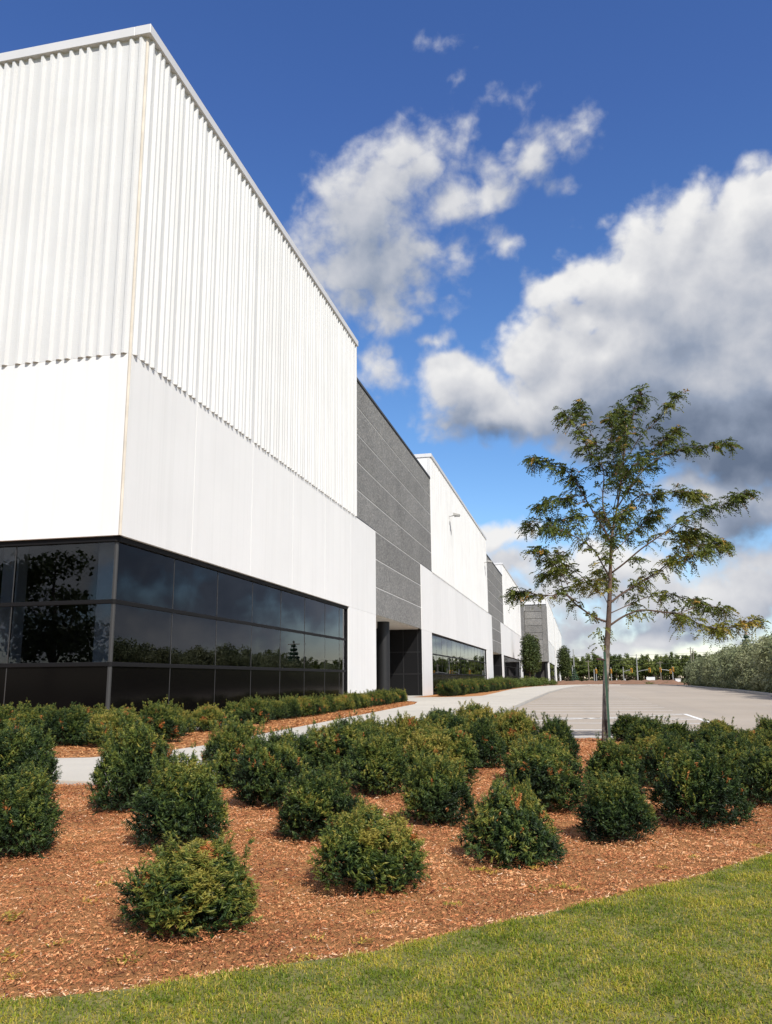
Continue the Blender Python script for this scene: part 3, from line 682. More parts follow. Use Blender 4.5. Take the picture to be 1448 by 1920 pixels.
MB().box(-14, XW-0.205, 55.21, 55.4, 8.0, Z_WALL-0.03).obj('return_wall', M['white'], B)
grey_bay(B, XW, 91.7, 112.4, 95.8, 107.5)
ledge(B, XW, 91.71, 95.8); ledge(B, XW, 107.5, 112.39)
entrance(B, XW, 95.8, 107.5, [(XW-0.75, 100.2, 0.33)])
W3 = panel_edges(112.4, 147.3, 3.7)
white_unit(B, XW, 107.5, 149.6, 112.4, 147.3, 110.4, 144.6, [110.4+2.47*i for i in range(1, 14)], joints=W3)
coping(B, XW-0.3, XW+0.12, 112.35, 147.35, Z_WALL-0.02, Z_CAP, M['coping']); coping(B, -14, XW-0.302, 112.35, 112.6, Z_WALL-0.02, Z_CAP, M['coping'])
MB().box(-14, XW-0.205, 112.41, 112.6, 8.0, Z_WALL-0.03).obj('return_wall', M['white'], B)
grey_bay(B, XW, 147.3, 160.0, 149.6, 160.0, 1)
ledge(B, XW, 147.31, 149.6)
for yy, zz in ((63.3, 13.55), (88.9, 13.35), (118.5, 13.4), (141.5, 13.3)): floodlight(B, XW, yy, zz)
# roof, floors and the rooms behind the glass
MB().box(-60, XW-0.45, 16.2, 160, 13.9, 14.2).obj('roof', M['roof'], B)
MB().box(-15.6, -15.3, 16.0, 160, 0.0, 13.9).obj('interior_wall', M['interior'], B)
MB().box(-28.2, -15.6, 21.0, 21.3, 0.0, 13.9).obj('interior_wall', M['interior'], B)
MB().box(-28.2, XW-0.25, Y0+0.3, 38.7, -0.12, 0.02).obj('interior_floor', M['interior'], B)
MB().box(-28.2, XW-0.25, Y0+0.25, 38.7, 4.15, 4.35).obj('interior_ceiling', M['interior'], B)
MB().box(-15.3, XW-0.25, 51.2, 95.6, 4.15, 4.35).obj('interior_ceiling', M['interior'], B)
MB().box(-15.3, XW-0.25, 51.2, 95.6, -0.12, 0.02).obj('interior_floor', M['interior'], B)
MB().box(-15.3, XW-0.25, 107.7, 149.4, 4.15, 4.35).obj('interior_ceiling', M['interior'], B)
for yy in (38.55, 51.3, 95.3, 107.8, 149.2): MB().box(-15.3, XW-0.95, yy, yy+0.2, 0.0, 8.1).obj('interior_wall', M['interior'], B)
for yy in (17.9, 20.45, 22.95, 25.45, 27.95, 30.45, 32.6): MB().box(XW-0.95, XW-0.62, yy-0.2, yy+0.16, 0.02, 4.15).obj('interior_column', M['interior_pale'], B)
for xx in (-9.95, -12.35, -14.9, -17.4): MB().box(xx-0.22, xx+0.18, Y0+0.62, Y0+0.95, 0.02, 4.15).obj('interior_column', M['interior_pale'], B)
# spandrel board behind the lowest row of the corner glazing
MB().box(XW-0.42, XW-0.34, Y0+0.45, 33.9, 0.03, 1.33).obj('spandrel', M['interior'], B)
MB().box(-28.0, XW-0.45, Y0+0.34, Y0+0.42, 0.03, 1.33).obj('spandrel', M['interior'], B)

# --- the far block that steps forward
F = empty('far_warehouse_block', (0, 0, 0))
tag(F, 'far warehouse block stepping forward with a grey end wall', 'building')
XF, YF = -5.2, 160.0
for j in range(len(GZ)-1): MB().box(-9.28, XF-0.9, YF-0.18, YF, GZ[j+1]+0.03, GZ[j]-0.03, 0.02).obj('aggregate_panel', M['aggregate'], F)
for j in range(len(GZL)-1): MB().box(-9.28, XF-0.9, YF-0.18, YF, GZL[j+1]+0.03, GZL[j]-0.03, 0.02).obj('aggregate_panel', M['aggregate'], F)
MB().box(-9.28, XF-0.45, YF+0.03, YF+0.2, Z_HEAD, GZ[0]).obj('joint_backing', M['joint'], F)
MB().box(XF-0.88, XF-0.03, YF-0.18, YF, Z_HEAD+0.03, GZ[0]-0.03, 0.02).obj('aggregate_panel', M['aggregate'], F)
MB().box(-9.28, XF+0.02, YF-0.22, YF+0.25, GZ[0]-0.01, Z_GREY, 0.01).obj('coping', M['coping_dark'], F)
grey_rows(F, XF-0.02, YF+0.01, 164.2, GZ, 1); grey_rows(F, XF-0.02, YF+0.01, 164.2, GZL, 1)
MB().box(-9.28, XF-0.4, YF+2.6, YF+2.8, 0, Z_HEAD+0.1).obj('entrance', M['interior'], F)
for cx in (-8.0, -5.75): MB().tube([(cx, YF+0.5, -0.1), (cx, YF+0.5, Z_HEAD+0.05)], 0.34, 20).obj('column', M['column'], F)
units = [(164.2, 209.0), (219.5, 262.0), (272, 312)]
for k, (a, b) in enumerate(units):
    MB().box(XF-0.2, XF, a-0.0, b, Z_HEAD, Z_RIB-0.02, 0.004).obj('smooth_panel', M['white'], F)
    ribbed(F, (XF, a), (0, 1), (1, 0), b-a, Z_RIB, Z_WALL, k)
    MB().box(XF-1.2, XF+0.10, a-0.05, b+0.05, Z_WALL, Z_CAP, 0.01).obj('coping', M['coping'], F)
    MB().box(XF-5, XF-0.21, a, a+0.2, 8, Z_WALL).obj('return_wall', M['white'], F)
    MB().box(XF-0.6, XF-0.004, a-1.2, a+1.4, -0.1, Z_HEAD-0.003).obj('pier', M['white'], F)
    MB().box(XF-0.6, XF-0.004, b-1.6, b, -0.1, Z_HEAD-0.003).obj('pier', M['white'], F)
    glazing(F, 'window', 'X', XF, a+1.4, b-1.6, 0.03, Z_HEAD, [a+1.4+(b-a-3)*i/6 for i in range(1, 6)], (1.37, 2.67))
    if k < 2:
        c = units[k+1][0]
        grey_rows(F, XF-0.3, b+0.01, c-0.01, GZ, 1); grey_rows(F, XF-0.3, b+0.01, c-0.01, GZL, 1)
        MB().box(XF-0.7, XF-0.25, b+0.01, c-0.01, GZ[0]+0.002, Z_GREY).obj('coping', M['coping_dark'], F)
MB().box(-40, XF-0.9, YF+3, 312, -0.1, 13.9).obj('rear_wall', M['interior'], F)

# ------------------------------------------------------------------ vegetation prototypes
def unit(a): return a/(np.linalg.norm(a, axis=-1, keepdims=True)+1e-9)
def needles(rng, P, D, Lg, m, nl, nw, tint0, tipgain=0.35, flat=True):
    """shoots at P along D (n,3) with m needles each -> triangles"""
    n = len(P); t = np.linspace(0.08, 1.0, m)[None, :, None]
    sd = unit(np.cross(D, rng.normal(size=(n, 3))))
    sgn = np.where(np.arange(m) % 2 == 0, 1.0, -1.0)[None, :, None]
    base = P[:, None, :]+D[:, None, :]*Lg[:, None, None]*t
    rnd = rng.normal(size=(n, m, 3))
    nd = unit(D[:, None, :]*0.55+sd[:, None, :]*sgn*0.85+rnd*0.32)
    ln = nl*(1.05-0.35*t)*(0.8+0.4*rng.random((n, m, 1)))
    wv = unit(np.cross(nd, rnd))*nw*0.5
    a = base-wv; b = base+wv; c = base+nd*ln
    V = np.stack([a, b, c], 2).reshape(-1, 3)
    Fc = np.arange(len(V)).reshape(-1, 3)
    tn = np.broadcast_to(tint0[:, None], (n, m))+tipgain*(t[..., 0]-0.5)+rng.normal(size=(n, m))*0.06
    tn = np.where(tint0[:, None] > 1.5, 2.0, np.clip(tn, 0, 1))
    return V, Fc, tn.reshape(-1)
def yew_mesh(seed, Rr=0.27, H=0.46, n=1500, yellow=0.0, leaders=7, cone=0.0):
    rng = np.random.default_rng(seed)
    K = 26; skew = rng.normal(size=2)*0.035; th = rng.random(K)*0.9+np.arange(K)*2.4; rr = Rr*(0.62+0.2*rng.random(K))*np.sqrt((np.arange(K)+0.3)/K)
    cz = H*(0.62-0.24*(rr/(Rr*0.72))**2+rng.normal(size=K)*0.10)
    C = np.stack([rr*np.cos(th), rr*np.sin(th), cz], 1); rad = 0.050+0.042*rng.random(K)
    C[:, 0] = C[:, 0]*(0.88+0.24*rng.random())+skew[0]*C[:, 2]/H; C[:, 1] = C[:, 1]*(0.88+0.24*rng.random())+skew[1]*C[:, 2]/H; C[:, 2] *= 1+0.35*np.sin(th*2+seed)*0.4
    low = 9; t2 = np.arange(low)*2*math.pi/low+rng.random(low)*0.4
    C = np.concatenate([C, np.stack([Rr*0.58*np.cos(t2), Rr*0.58*np.sin(t2), np.full(low, H*0.26)+rng.normal(size=low)*0.02], 1)]); rad = np.concatenate([rad, 0.075+0.03*rng.random(low)])
    P = []; D = []
    tot = 0
    while tot < n:
        k = rng.integers(0, len(C), 4000); d = unit(rng.normal(size=(4000, 3))+np.array([0, 0, 0.25]))
        p = C[k]+d*rad[k][:, None]*np.array([1, 1, 1.75])*(0.8+0.25*rng.random((4000, 1)))
        dist = np.linalg.norm((p[:, None, :]-C[None])/np.array([1, 1, 1.75]), axis=2)/rad[None]
        dist[np.arange(4000), k] = 9
        ok = (dist.min(1) > 0.66) & (p[:, 2] > 0.035)
        P.append(p[ok]); D.append(d[ok]); tot += ok.sum()
    P = np.concatenate(P)[:n]; d = np.concatenate(D)[:n]
    D = unit(d*0.7+np.array([0, 0, 0.75])+rng.normal(size=(n, 3))*0.35)
    Lg = 0.035+0.05*rng.random(n)
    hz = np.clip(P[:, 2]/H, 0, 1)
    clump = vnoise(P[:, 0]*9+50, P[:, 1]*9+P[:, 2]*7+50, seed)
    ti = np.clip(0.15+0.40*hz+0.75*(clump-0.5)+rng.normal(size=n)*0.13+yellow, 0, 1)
    spots = P[rng.integers(0, n, 9)]
    near = np.min(np.linalg.norm(P[:, None]-spots[None], axis=2), axis=1)
    ti = np.where((near < 0.018*(seed % 3)) | (rng.random(n) < 0.002), 2.0, ti)
    out = [needles(rng, P, D, Lg, 17, 0.026, 0.0075, ti)]
    # leaders: upright shoots standing above the mass
    LP = []; LD = []
    for q in range(leaders*3+6):
        a = rng.random()*6.28; r0 = Rr*0.62*math.sqrt(rng.random()); z0 = H*(0.78-0.42*(r0/Rr)**2); hh = 0.08+0.12*rng.random()**1.5
        lean = np.array([math.cos(a)*0.25, math.sin(a)*0.25, 1.0])
        for i in range(16):
            u = i/15; p = np.array([r0*math.cos(a), r0*math.sin(a), z0])+lean*hh*u*1.3
            LP.append(p+rng.normal(size=3)*0.008); LD.append(lean*0.6+np.array([rng.normal()*0.6, rng.normal()*0.6, 0.5])*(1.1-u))
    if LP:
        LP = np.array(LP); LD = unit(np.array(LD))
        out.append(needles(rng, LP, LD, np.full(len(LP), 0.035), 16, 0.02, 0.005, np.clip(0.56+yellow+rng.normal(size=len(LP))*0.14, 0, 1)))
    # inner twiggy mass
    k = rng.integers(0, len(C), 420); p = C[k]*np.array([0.9, 0.9, 0.95])+rng.normal(size=(420, 3))*0.045; p[:, 2] = np.maximum(p[:, 2], 0.04)
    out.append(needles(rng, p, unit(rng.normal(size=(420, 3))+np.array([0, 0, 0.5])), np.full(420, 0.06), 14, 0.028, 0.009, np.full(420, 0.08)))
    V = []; Fc = []; T = []; o = 0
    for v, f, t in out: V.append(v); Fc.append(f+o); T.append(t); o += len(v)
    V = [np.concatenate(V)]
    if cone: V[0][:, :2] *= (1+0.45*cone-1.0*cone*np.clip(V[0][:, 2:3]/H, 0, 1.2)); V[0][:, 2] *= 1+0.15*cone
    return mesh_np('yew_foliage', np.concatenate(V), np.concatenate(Fc), M['yew'], np.concatenate(T))
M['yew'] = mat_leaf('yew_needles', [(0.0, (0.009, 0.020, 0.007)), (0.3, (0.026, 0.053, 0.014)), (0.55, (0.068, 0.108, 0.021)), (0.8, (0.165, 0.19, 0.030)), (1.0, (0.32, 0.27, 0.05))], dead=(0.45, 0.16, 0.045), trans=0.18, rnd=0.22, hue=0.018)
def stem_mesh(seed, H=0.3):
    rng = np.random.default_rng(seed); m = MB()
    for k in range(6):
        a = k*1.05+rng.random(); r = 0.10+0.06*rng.random()
        m.tube([(0.012*math.cos(a), 0.012*math.sin(a), -0.03), (0.4*r*math.cos(a), 0.4*r*math.sin(a), 0.12), (r*math.cos(a), r*math.sin(a), H)], [0.012, 0.008, 0.004], 6)
    return m.mesh('yew_stem', M['bark'])
yew = [yew_mesh(11, 0.27, 0.45, 1900, 0.20, 5), yew_mesh(12, 0.26, 0.47, 1900, 0.0, 8), yew_mesh(13, 0.28, 0.46, 1900, -0.06, 7), yew_mesh(14, 0.27, 0.50, 1900, 0.04, 10), yew_mesh(15, 0.30, 0.44, 1900, -0.02, 6), yew_mesh(16, 0.27, 0.43, 1900, 0.25, 4), yew_mesh(17, 0.27, 0.46, 1900, 0.12, 5, cone=0.65)]
stems = [stem_mesh(21), stem_mesh(22)]
def add_yew(x, y, sc, k, label, group=None, z=0.0, rz=None, zs=0.76):
    rz = (x*37.7+y*91.3) % 6.28 if rz is None else rz
    e = empty('yew_shrub', (x, y, z), rz); q1 = (x*13.7+y*7.1) % 1.0; q2 = (x*5.3+y*17.9) % 1.0; e.rotation_euler = ((q1-0.5)*0.20, (q2-0.5)*0.20, rz)
    e.scale = (sc*(0.94+0.22*q1), sc*(0.94+0.22*q2), sc*zs)
    tag(e, label, 'shrub', group)
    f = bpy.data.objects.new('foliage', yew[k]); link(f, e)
    s = bpy.data.objects.new('stem', stems[k % 2]); link(s, e)
    return e
G_BED = 'yew shrubs planted across the mulch bed'
near = [  # the shrubs one can tell apart: photo x, y of the foot, scale, prototype, label
    (362, 1735, 1.00, 0, 'broad yew shrub with bright yellow-green flush, standing at the lawn edge', 3.42),
    (692, 1664, 0.92, 5, 'light-tipped round yew shrub beside the broad yellow-green one at the lawn edge', 0),
    (955, 1612, 0.88, 6, 'pointed pyramid-shaped yew shrub with yellowed weeds at its foot, near the lawn edge', 0),
    (1165, 1575, 0.90, 1, 'compact round dark yew shrub in the lawn edge row, next after the pointed one', 0),
    (1325, 1546, 1.08, 2, 'large dark blue-green yew shrub with reddish dead tips on top', 0),
    (1445, 1510, 0.98, 4, 'dark yew shrub directly behind the large one with reddish dead tips', 0),
    (335, 1586, 1.02, 1, 'upright dark yew shrub directly behind the broad yellow-green one', 0),
    (245, 1516, 1.18, 2, 'tall dark yew shrub standing next to the sidewalk bend, second behind the broad yellow-green one', 0),
    (10, 1602, 1.00, 2, 'dark yew shrub at open mulch, well away from the broad yellow-green one', 0),
    (25, 1488, 1.22, 4, 'spreading yew shrub right against the sidewalk where it leads away past the corner glazing', 0),
    (608, 1572, 0.98, 4, 'yew shrub standing behind the light-tipped round one', 0),
    (825, 1545, 0.90, 1, 'yew shrub between and behind the light-tipped one and the pointed one', 0),
    (1022, 1518, 1.06, 2, 'smooth blue-green rounded yew shrub behind the pointed one', 0),
    (505, 1512, 1.05, 2, 'very dark yew shrub beside the sidewalk end with shade on its mulch', 0),
    (432, 1474, 1.06, 3, 'loose upright yew shrub touching the sidewalk, beside the very dark one', 0),
]
placed = []
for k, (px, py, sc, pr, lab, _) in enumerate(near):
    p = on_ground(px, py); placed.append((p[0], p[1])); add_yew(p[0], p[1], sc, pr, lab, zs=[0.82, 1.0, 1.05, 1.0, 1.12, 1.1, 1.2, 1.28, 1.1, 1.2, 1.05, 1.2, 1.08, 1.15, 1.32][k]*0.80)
rng = np.random.default_rng(5)
extra = [(545, 1462), (615, 1448), (688, 1440), (590, 1500), (700, 1490), (765, 1432), (840, 1412), (900, 1440), (820, 1470), (958, 1402), (905, 1402)]
more = []
for q in extra:
    p = on_ground(*q)
    if min(math.hypot(p[0]-a, p[1]-b) for a, b in placed) > 0.5: placed.append((p[0], p[1])); more.append((p[0], p[1]))
ga = np.array([0.61, 0.76]); gb = np.array([-0.62, 1.17]); P1 = np.array([-1.61, 3.42]); cnt = 0
for j in range(0, 12):
    for i in range(-6, 14):
        p = P1+ga*i+gb*j+rng.normal(size=2)*0.07
        x, y = p
        if y > 14.35 or y < edge_y(x)+0.42: continue
        if x < -2.95 and y > 7.2: continue
        if x < -2.75 and y > 12.6: continue
        if x > 5.2 or (j < 1): continue
        if x < -2.2 and y < 6.2: continue
        if min(math.hypot(x-a, y-b) for a, b in placed) < 0.62: continue
        if math.hypot(x-0.34, y-13.5) < 0.8: continue
        if 8.2 < y < 14 and abs(x-0.38*y/13.98) < 0.42: continue
        q = np.array([x, y, 0.3])-CAM; 
        placed.append((x, y)); more.append((x, y))
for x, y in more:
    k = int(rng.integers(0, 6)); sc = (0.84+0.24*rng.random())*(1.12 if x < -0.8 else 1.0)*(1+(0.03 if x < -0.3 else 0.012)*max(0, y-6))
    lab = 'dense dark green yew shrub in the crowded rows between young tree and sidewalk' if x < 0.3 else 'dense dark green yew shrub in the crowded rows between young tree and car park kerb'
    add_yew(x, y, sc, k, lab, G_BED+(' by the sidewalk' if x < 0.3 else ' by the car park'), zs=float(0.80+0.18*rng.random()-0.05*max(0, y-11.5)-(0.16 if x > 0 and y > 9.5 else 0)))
# hedge row along the dark corner windows
hx = [(-7.15, 14.5), (-7.29, 15.9), (-7.35, 17.6), (-7.45, 18.6)]+[(-7.5-0.02*i, 19.5+0.95*i) for i in range(20)]
for i, (x, y) in enumerate(hx):
    lab = 'clipped green yew shrub in the row under the long dark corner window'
    add_yew(x+rng.normal()*0.05, y, 1.20+0.18*rng.random(), int(rng.choice([0, 3, 5, 1])), lab, 'clipped yew row under the corner window', 0.01, zs=0.80)
for i, (x, y) in enumerate([(-9.6, 11.7), (-8.9, 12.5), (-9.9, 12.9), (-8.15, 12.2), (-8.4, 13.2), (-7.2, 12.1), (-6.85, 13.0), (-10.7, 12.2), (-11.3, 13.2), (-7.7, 13.0)]):
    add_yew(x, y, 1.42+0.15*rng.random(), int(rng.choice([3, 5, 0, 2])), 'large yew shrub in the cluster before the glazing on the short side of the corner', 'yew cluster at the building corner', 0.01)
for i in range(34):
    y = 49.6+1.14*i; x = -7.55+0.017*(y-50)+rng.normal()*0.06
    add_yew(x, y, 1.85+0.2*rng.random(), int(rng.choice([1, 2, 3])), 'dark yew shrub in the low hedge under the second long window', 'low hedge under the second window', 0.01, zs=0.85)

# ------------------------------------------------------------------ young honey locust tree
def leaf_fronds(rng, P, D, n_leaf, Lf, lw, ll, tint, droop=0.5):
    n = len(P); m = n_leaf
    t = np.linspace(0.15, 1.0, m)[None, :, None]
    side = unit(np.cross(D, np.array([0, 0, 1.0])+rng.normal(size=(n, 3))*0.35))
    sg = np.where(np.arange(m) % 2 == 0, 1.0, -1.0)[None, :, None]
    Lv = Lf[:, None, None]
    base = P[:, None, :]+D[:, None, :]*Lv*t+np.array([0, 0, -1.0])*Lv*droop*t*t
    nd = unit(side[:, None, :]*sg+D[:, None, :]*0.45+np.array([0, 0, -0.25])+rng.normal(size=(n, m, 3))*0.22)
    up = unit(np.cross(nd, rng.normal(size=(n, m, 3))*0.6+D[:, None, :]))
    w = up*lw*0.5; l = nd*ll*(1.1-0.4*np.abs(t-0.45))
    a = base; b = base+l*0.45+w; c = base+l; d = base+l*0.45-w
    V = np.stack([a, b, c, d], 2).reshape(-1, 3); Fq = np.arange(len(V)).reshape(-1, 4)
    tn = np.broadcast_to(tint[:, None], (n, m))+rng.normal(size=(n, m))*0.07
    return V, Fq, np.clip(tn, 0, 1).reshape(-1)
M['locust'] = mat_leaf('honey_locust_leaf', [(0.0, (0.045, 0.075, 0.012)), (0.4, (0.115, 0.150, 0.020)), (0.7, (0.24, 0.235, 0.035)), (0.88, (0.38, 0.30, 0.05)), (1.0, (0.42, 0.24, 0.045))], trans=0.30, rnd=0.02)
def mat_trunk():
    m, nt, b = new_mat('mottled_bark')
    n = noise(nt, 9, 6, 0.7, mapping(nt, (1, 1, 0.5))); n2 = noise(nt, 40, 4, 0.7, mapping(nt, (1, 1, 0.3)))
    sp = nt.nodes.new('ShaderNodeSeparateXYZ'); tc = nt.nodes.new('ShaderNodeTexCoord'); L(nt, tc.outputs['Object'], sp.inputs[0])
    pale = ramp(nt, n.outputs[0], [(0.40, (0.06, 0.043, 0.032)), (0.5, (0.20, 0.17, 0.14)), (0.60, (0.34, 0.29, 0.235))])
    dark = ramp(nt, n.outputs[0], [(0.3, (0.060, 0.038, 0.026)), (0.7, (0.15, 0.095, 0.065))])
    mr = nt.nodes.new('ShaderNodeMapRange'); L(nt, sp.outputs[2], mr.inputs[0]); mr.inputs[1].default_value = 1.1; mr.inputs[2].default_value = 1.7
    c = mixc(nt, mr.outputs[0], pale, dark); L(nt, c, b.inputs['Base Color']); b.inputs['Roughness'].default_value = 0.85
    bump(nt, b, n2.outputs[0], 0.7, 0.01); return m
M['trunk'] = mat_trunk()
def build_locust():
    rng = np.random.default_rng(77)
    base = on_ground(1137, 1392)
    def T(c): return (930+c[0]/2.666, 700+c[1]/2.666)
    def P3(c, depth=0.0):
        c = (568+(c[0]-568)*0.955, c[1])
        x, y = T(c); p = on_plane(x, y, base, CF0); return p+CF0*depth
    root = empty('honey_locust_tree', (base[0], base[1], 0))
    tag(root, 'young honey locust tree with sparse feathery leaves and mottled trunk', 'tree')
    O = np.array([base[0], base[1], 0.0])
    trunk_px = [(545, 1848), (547, 1700), (549, 1560), (553, 1400), (562, 1270), (570, 1100), (574, 950), (578, 810), (600, 715), (622, 600), (636, 480), (655, 340), (692, 210), (735, 95)]
    tp = [P3(c)-O for c in trunk_px]; tp[0][2] = -0.05
    tr = [q*0.78 for q in (0.074, 0.064, 0.062, 0.060, 0.056, 0.043, 0.035, 0.029, 0.021, 0.017, 0.014, 0.011, 0.008, 0.004)]
    m = MB()
    def smooth_path(pts, rad, k=3):
        P = np.array(pts); t = np.arange(len(P)); tt = np.linspace(0, len(P)-1, (len(P)-1)*k+1)
        Q = np.stack([np.interp(tt, t, P[:, i]) for i in range(3)], 1)
        for _ in range(2): Q[1:-1] = 0.25*Q[:-2]+0.5*Q[1:-1]+0.25*Q[2:]
        return Q, np.interp(tt, t, rad)
    Q, rr = smooth_path(tp, tr); m.tube(Q, rr, 12)
    tk = m.obj('trunk', M['trunk'], root, smooth=True)
    limbs = [([(600, 715), (622, 600), (636, 480), (655, 340), (692, 210), (735, 95)], 0.012, 0.05), ([(562, 1245), (490, 1205), (410, 1150), (355, 1070), (340, 985), (345, 890)], 0.026, 0.5), ([(410, 1150), (330, 1095), (240, 1100), (160, 1085), (100, 1085)], 0.014, 0.2),
             ([(568, 1262), (640, 1215), (720, 1190), (830, 1200), (920, 1212), (1000, 1262), (1080, 1282), (1150, 1285), (1240, 1250)], 0.024, -0.4),
             ([(570, 1150), (620, 1108), (700, 1062), (770, 1045), (860, 965), (940, 880), (1020, 800), (1100, 775), (1220, 820)], 0.026, 0.45),
             ([(572, 1025), (520, 950), (470, 880), (400, 845), (310, 835), (230, 800)], 0.020, -0.5),
             ([(575, 1000), (640, 955), (720, 880), (800, 820), (900, 765), (1000, 715), (1090, 690), (1170, 650)], 0.022, -0.6),
             ([(574, 840), (510, 735), (460, 640), (430, 565), (385, 480), (310, 430), (200, 400)], 0.022, 0.3), ([(445, 605), (380, 605), (310, 615), (245, 640)], 0.009, 0.4),
             ([(590, 755), (660, 690), (740, 600), (850, 590), (960, 555), (1090, 560)], 0.020, 0.5), ([(610, 670), (650, 590), (720, 505), (800, 440), (900, 420), (1090, 405)], 0.018, -0.5),
             ([(622, 600), (665, 490), (750, 400), (850, 330), (940, 275)], 0.015, 0.2), ([(640, 460), (720, 330), (800, 250), (870, 160)], 0.012, -0.3),
             ([(585, 790), (545, 700), (532, 600), (522, 490), (455, 400), (390, 300), (320, 235)], 0.020, -0.25), ([(522, 490), (505, 350), (455, 210), (430, 130)], 0.011, 0.3),
             ([(560, 740), (480, 705), (400, 700), (300, 690), (190, 720)], 0.012, 0.6), ([(350, 1060), (300, 980), (240, 940), (170, 900)], 0.010, -0.4),
             ([(572, 1200), (690, 1150), (800, 1105), (950, 1085), (1080, 1110)], 0.013, 0.6), ([(573, 1090), (500, 1060), (440, 1000), (380, 960), (260, 990)], 0.012, 0.5),
             ([(570, 1180), (520, 1120), (470, 1080), (400, 1060)], 0.010, -0.6), ([(576, 900), (650, 840), (720, 760), (820, 700), (900, 640)], 0.014, 0.7),
             ([(612, 650), (600, 520), (570, 400), (560, 260)], 0.011, -0.2), ([(640, 430), (640, 330), (620, 230), (640, 150)], 0.009, 0.3),
             ([(940, 880), (1000, 860), (1080, 850), (1180, 850)], 0.009, 0.5), ([(700, 1062), (790, 1010), (860, 940), (960, 930)], 0.009, -0.7),
             ([(470, 880), (420, 800), (370, 740)], 0.009, -0.4), ([(920, 1212), (1000, 1170), (1080, 1150), (1200, 1170)], 0.009, 0.3), ([(800, 820), (900, 830), (980, 810)], 0.008, -0.3),
             # limbs reaching towards and away from the viewer
             ([(570, 1120), (600, 1060), (625, 990), (640, 930)], 0.014, 2.6), ([(573, 980), (540, 900), (520, 850), (500, 800)], 0.014, -2.6), ([(576, 880), (600, 800), (610, 720), (640, 640)], 0.013, 2.2), ([(590, 760), (560, 680), (560, 600), (590, 530)], 0.012, -2.2), ([(630, 540), (650, 450), (700, 380)], 0.010, 1.6), ([(640, 470), (610, 390), (560, 330)], 0.010, -1.6)]
    tips_P = []; tips_D = []; lm = MB(); tw = MB()
    for pts, r0, dz in limbs:
        n = len(pts); px_len = sum(math.dist(pts[i], pts[i+1]) for i in range(n-1))/2.666*14.0/FPX
        P = []
        for i, c in enumerate(pts):
            u = i/(n-1); dd = dz*u*(min(px_len, 1.2) if abs(dz) < 1 else 0.6*u**0.3)
            P.append(P3(c, dd)-O)
        P = np.array(P); P[1:-1] += rng.normal(size=(n-2, 3))*0.02
        Q, rr = smooth_path(P, np.linspace(r0*0.72, 0.0035, n), 4); lm.tube(Q, rr, 7)
        # twigs and leaves from the outer part
        for i in range(len(Q)):
            u = i/(len(Q)-1)
            if u < 0.14: continue
            cntw = rng.poisson((0.9+2.9*max(0, u-0.25))*(1.25 if Q[i][2] > 3.3 else 0.95))
            if u > 0.97: cntw = 7
            for _ in range(cntw):
                tdir = Q[min(i+1, len(Q)-1)]-Q[max(i-1, 0)]; tdir = tdir/(np.linalg.norm(tdir)+1e-9)
                d = unit(tdir*0.7+rng.normal(size=3)*np.array([0.6, 0.6, 0.35])+np.array([0, 0, 0.12])); ln = (0.09+0.20*rng.random())*(1.15-0.55*u)
                mid = Q[i]+d*ln*0.5+rng.normal(size=3)*0.015; end = Q[i]+d*ln+np.array([0, 0, -0.03])
                tw.tube([Q[i], mid, end], [0.005, 0.004, 0.002], 4, cap=False)
                for s in np.linspace(0.3, 1.0, rng.integers(3, 6)):
                    tips_P.append(Q[i]+(end-Q[i])*s+rng.normal(size=3)*0.012); tips_D.append(d*0.55+rng.normal(size=3)*np.array([0.6, 0.6, 0.35])+np.array([0, 0, -0.05]))
    lm.obj('limbs', M['trunk'], root, smooth=True); tag(tw.obj('twigs', M['trunk'], root, smooth=True), kind='stuff')
    # small sprouts on the trunk
    for z, k in ((1.72, 10), (1.6, 6)):
        for _ in range(k):
            a = rng.random()*6.28; tips_P.append(np.array([0.02+0.07*math.cos(a), 0.07*math.sin(a), z+rng.normal()*0.06])); tips_D.append(np.array([math.cos(a), math.sin(a), -0.1]))
    P = np.array(tips_P); D = unit(np.array(tips_D)); n = len(P)
    patch = vnoise(P[:, 0]*2.2+30, P[:, 2]*2.2+30, 9)
    ti = np.clip(0.18+0.55*(patch-0.3)+rng.normal(size=n)*0.13-0.10*(P[:, 2]-3.5), 0.02, 0.95); ti = np.where(rng.random(n) < 0.03, 0.95, ti)
    V, Fq, tn = leaf_fronds(rng, P, D, 17, 0.12+0.08*rng.random(n), 0.019, 0.042, ti, 0.55)
    o = bpy.data.objects.new('crown', mesh_np('locust_crown', V, Fq, M['locust'], tn)); link(o, root)
    # steel stake with its tie
    s = on_ground(1144, 1393)
    top = on_plane(1147, 1222, s, CF0)
    st = empty('tree_stake', (s[0], s[1], 0)); tag(st, 'green steel stake tied upright to the young honey locust trunk', 'stake')
    h = top[2]
    k = MB(); k.box(-0.019, 0.019, -0.004, 0.004, -0.1, h); k.box(-0.004, 0.004, 0.0042, 0.030, -0.1, h); k.obj('post', M['stake'], st)
    MB().tube([(0.0, -0.01, h-0.13), (-0.05, -0.07, h-0.115), (-0.12, -0.05, h-0.11), (-0.13, 0.03, h-0.115), (-0.06, 0.07, h-0.12), (0.0, 0.02, h-0.13)], 0.007, 6).obj('tie', M['tie'], st)
build_locust()

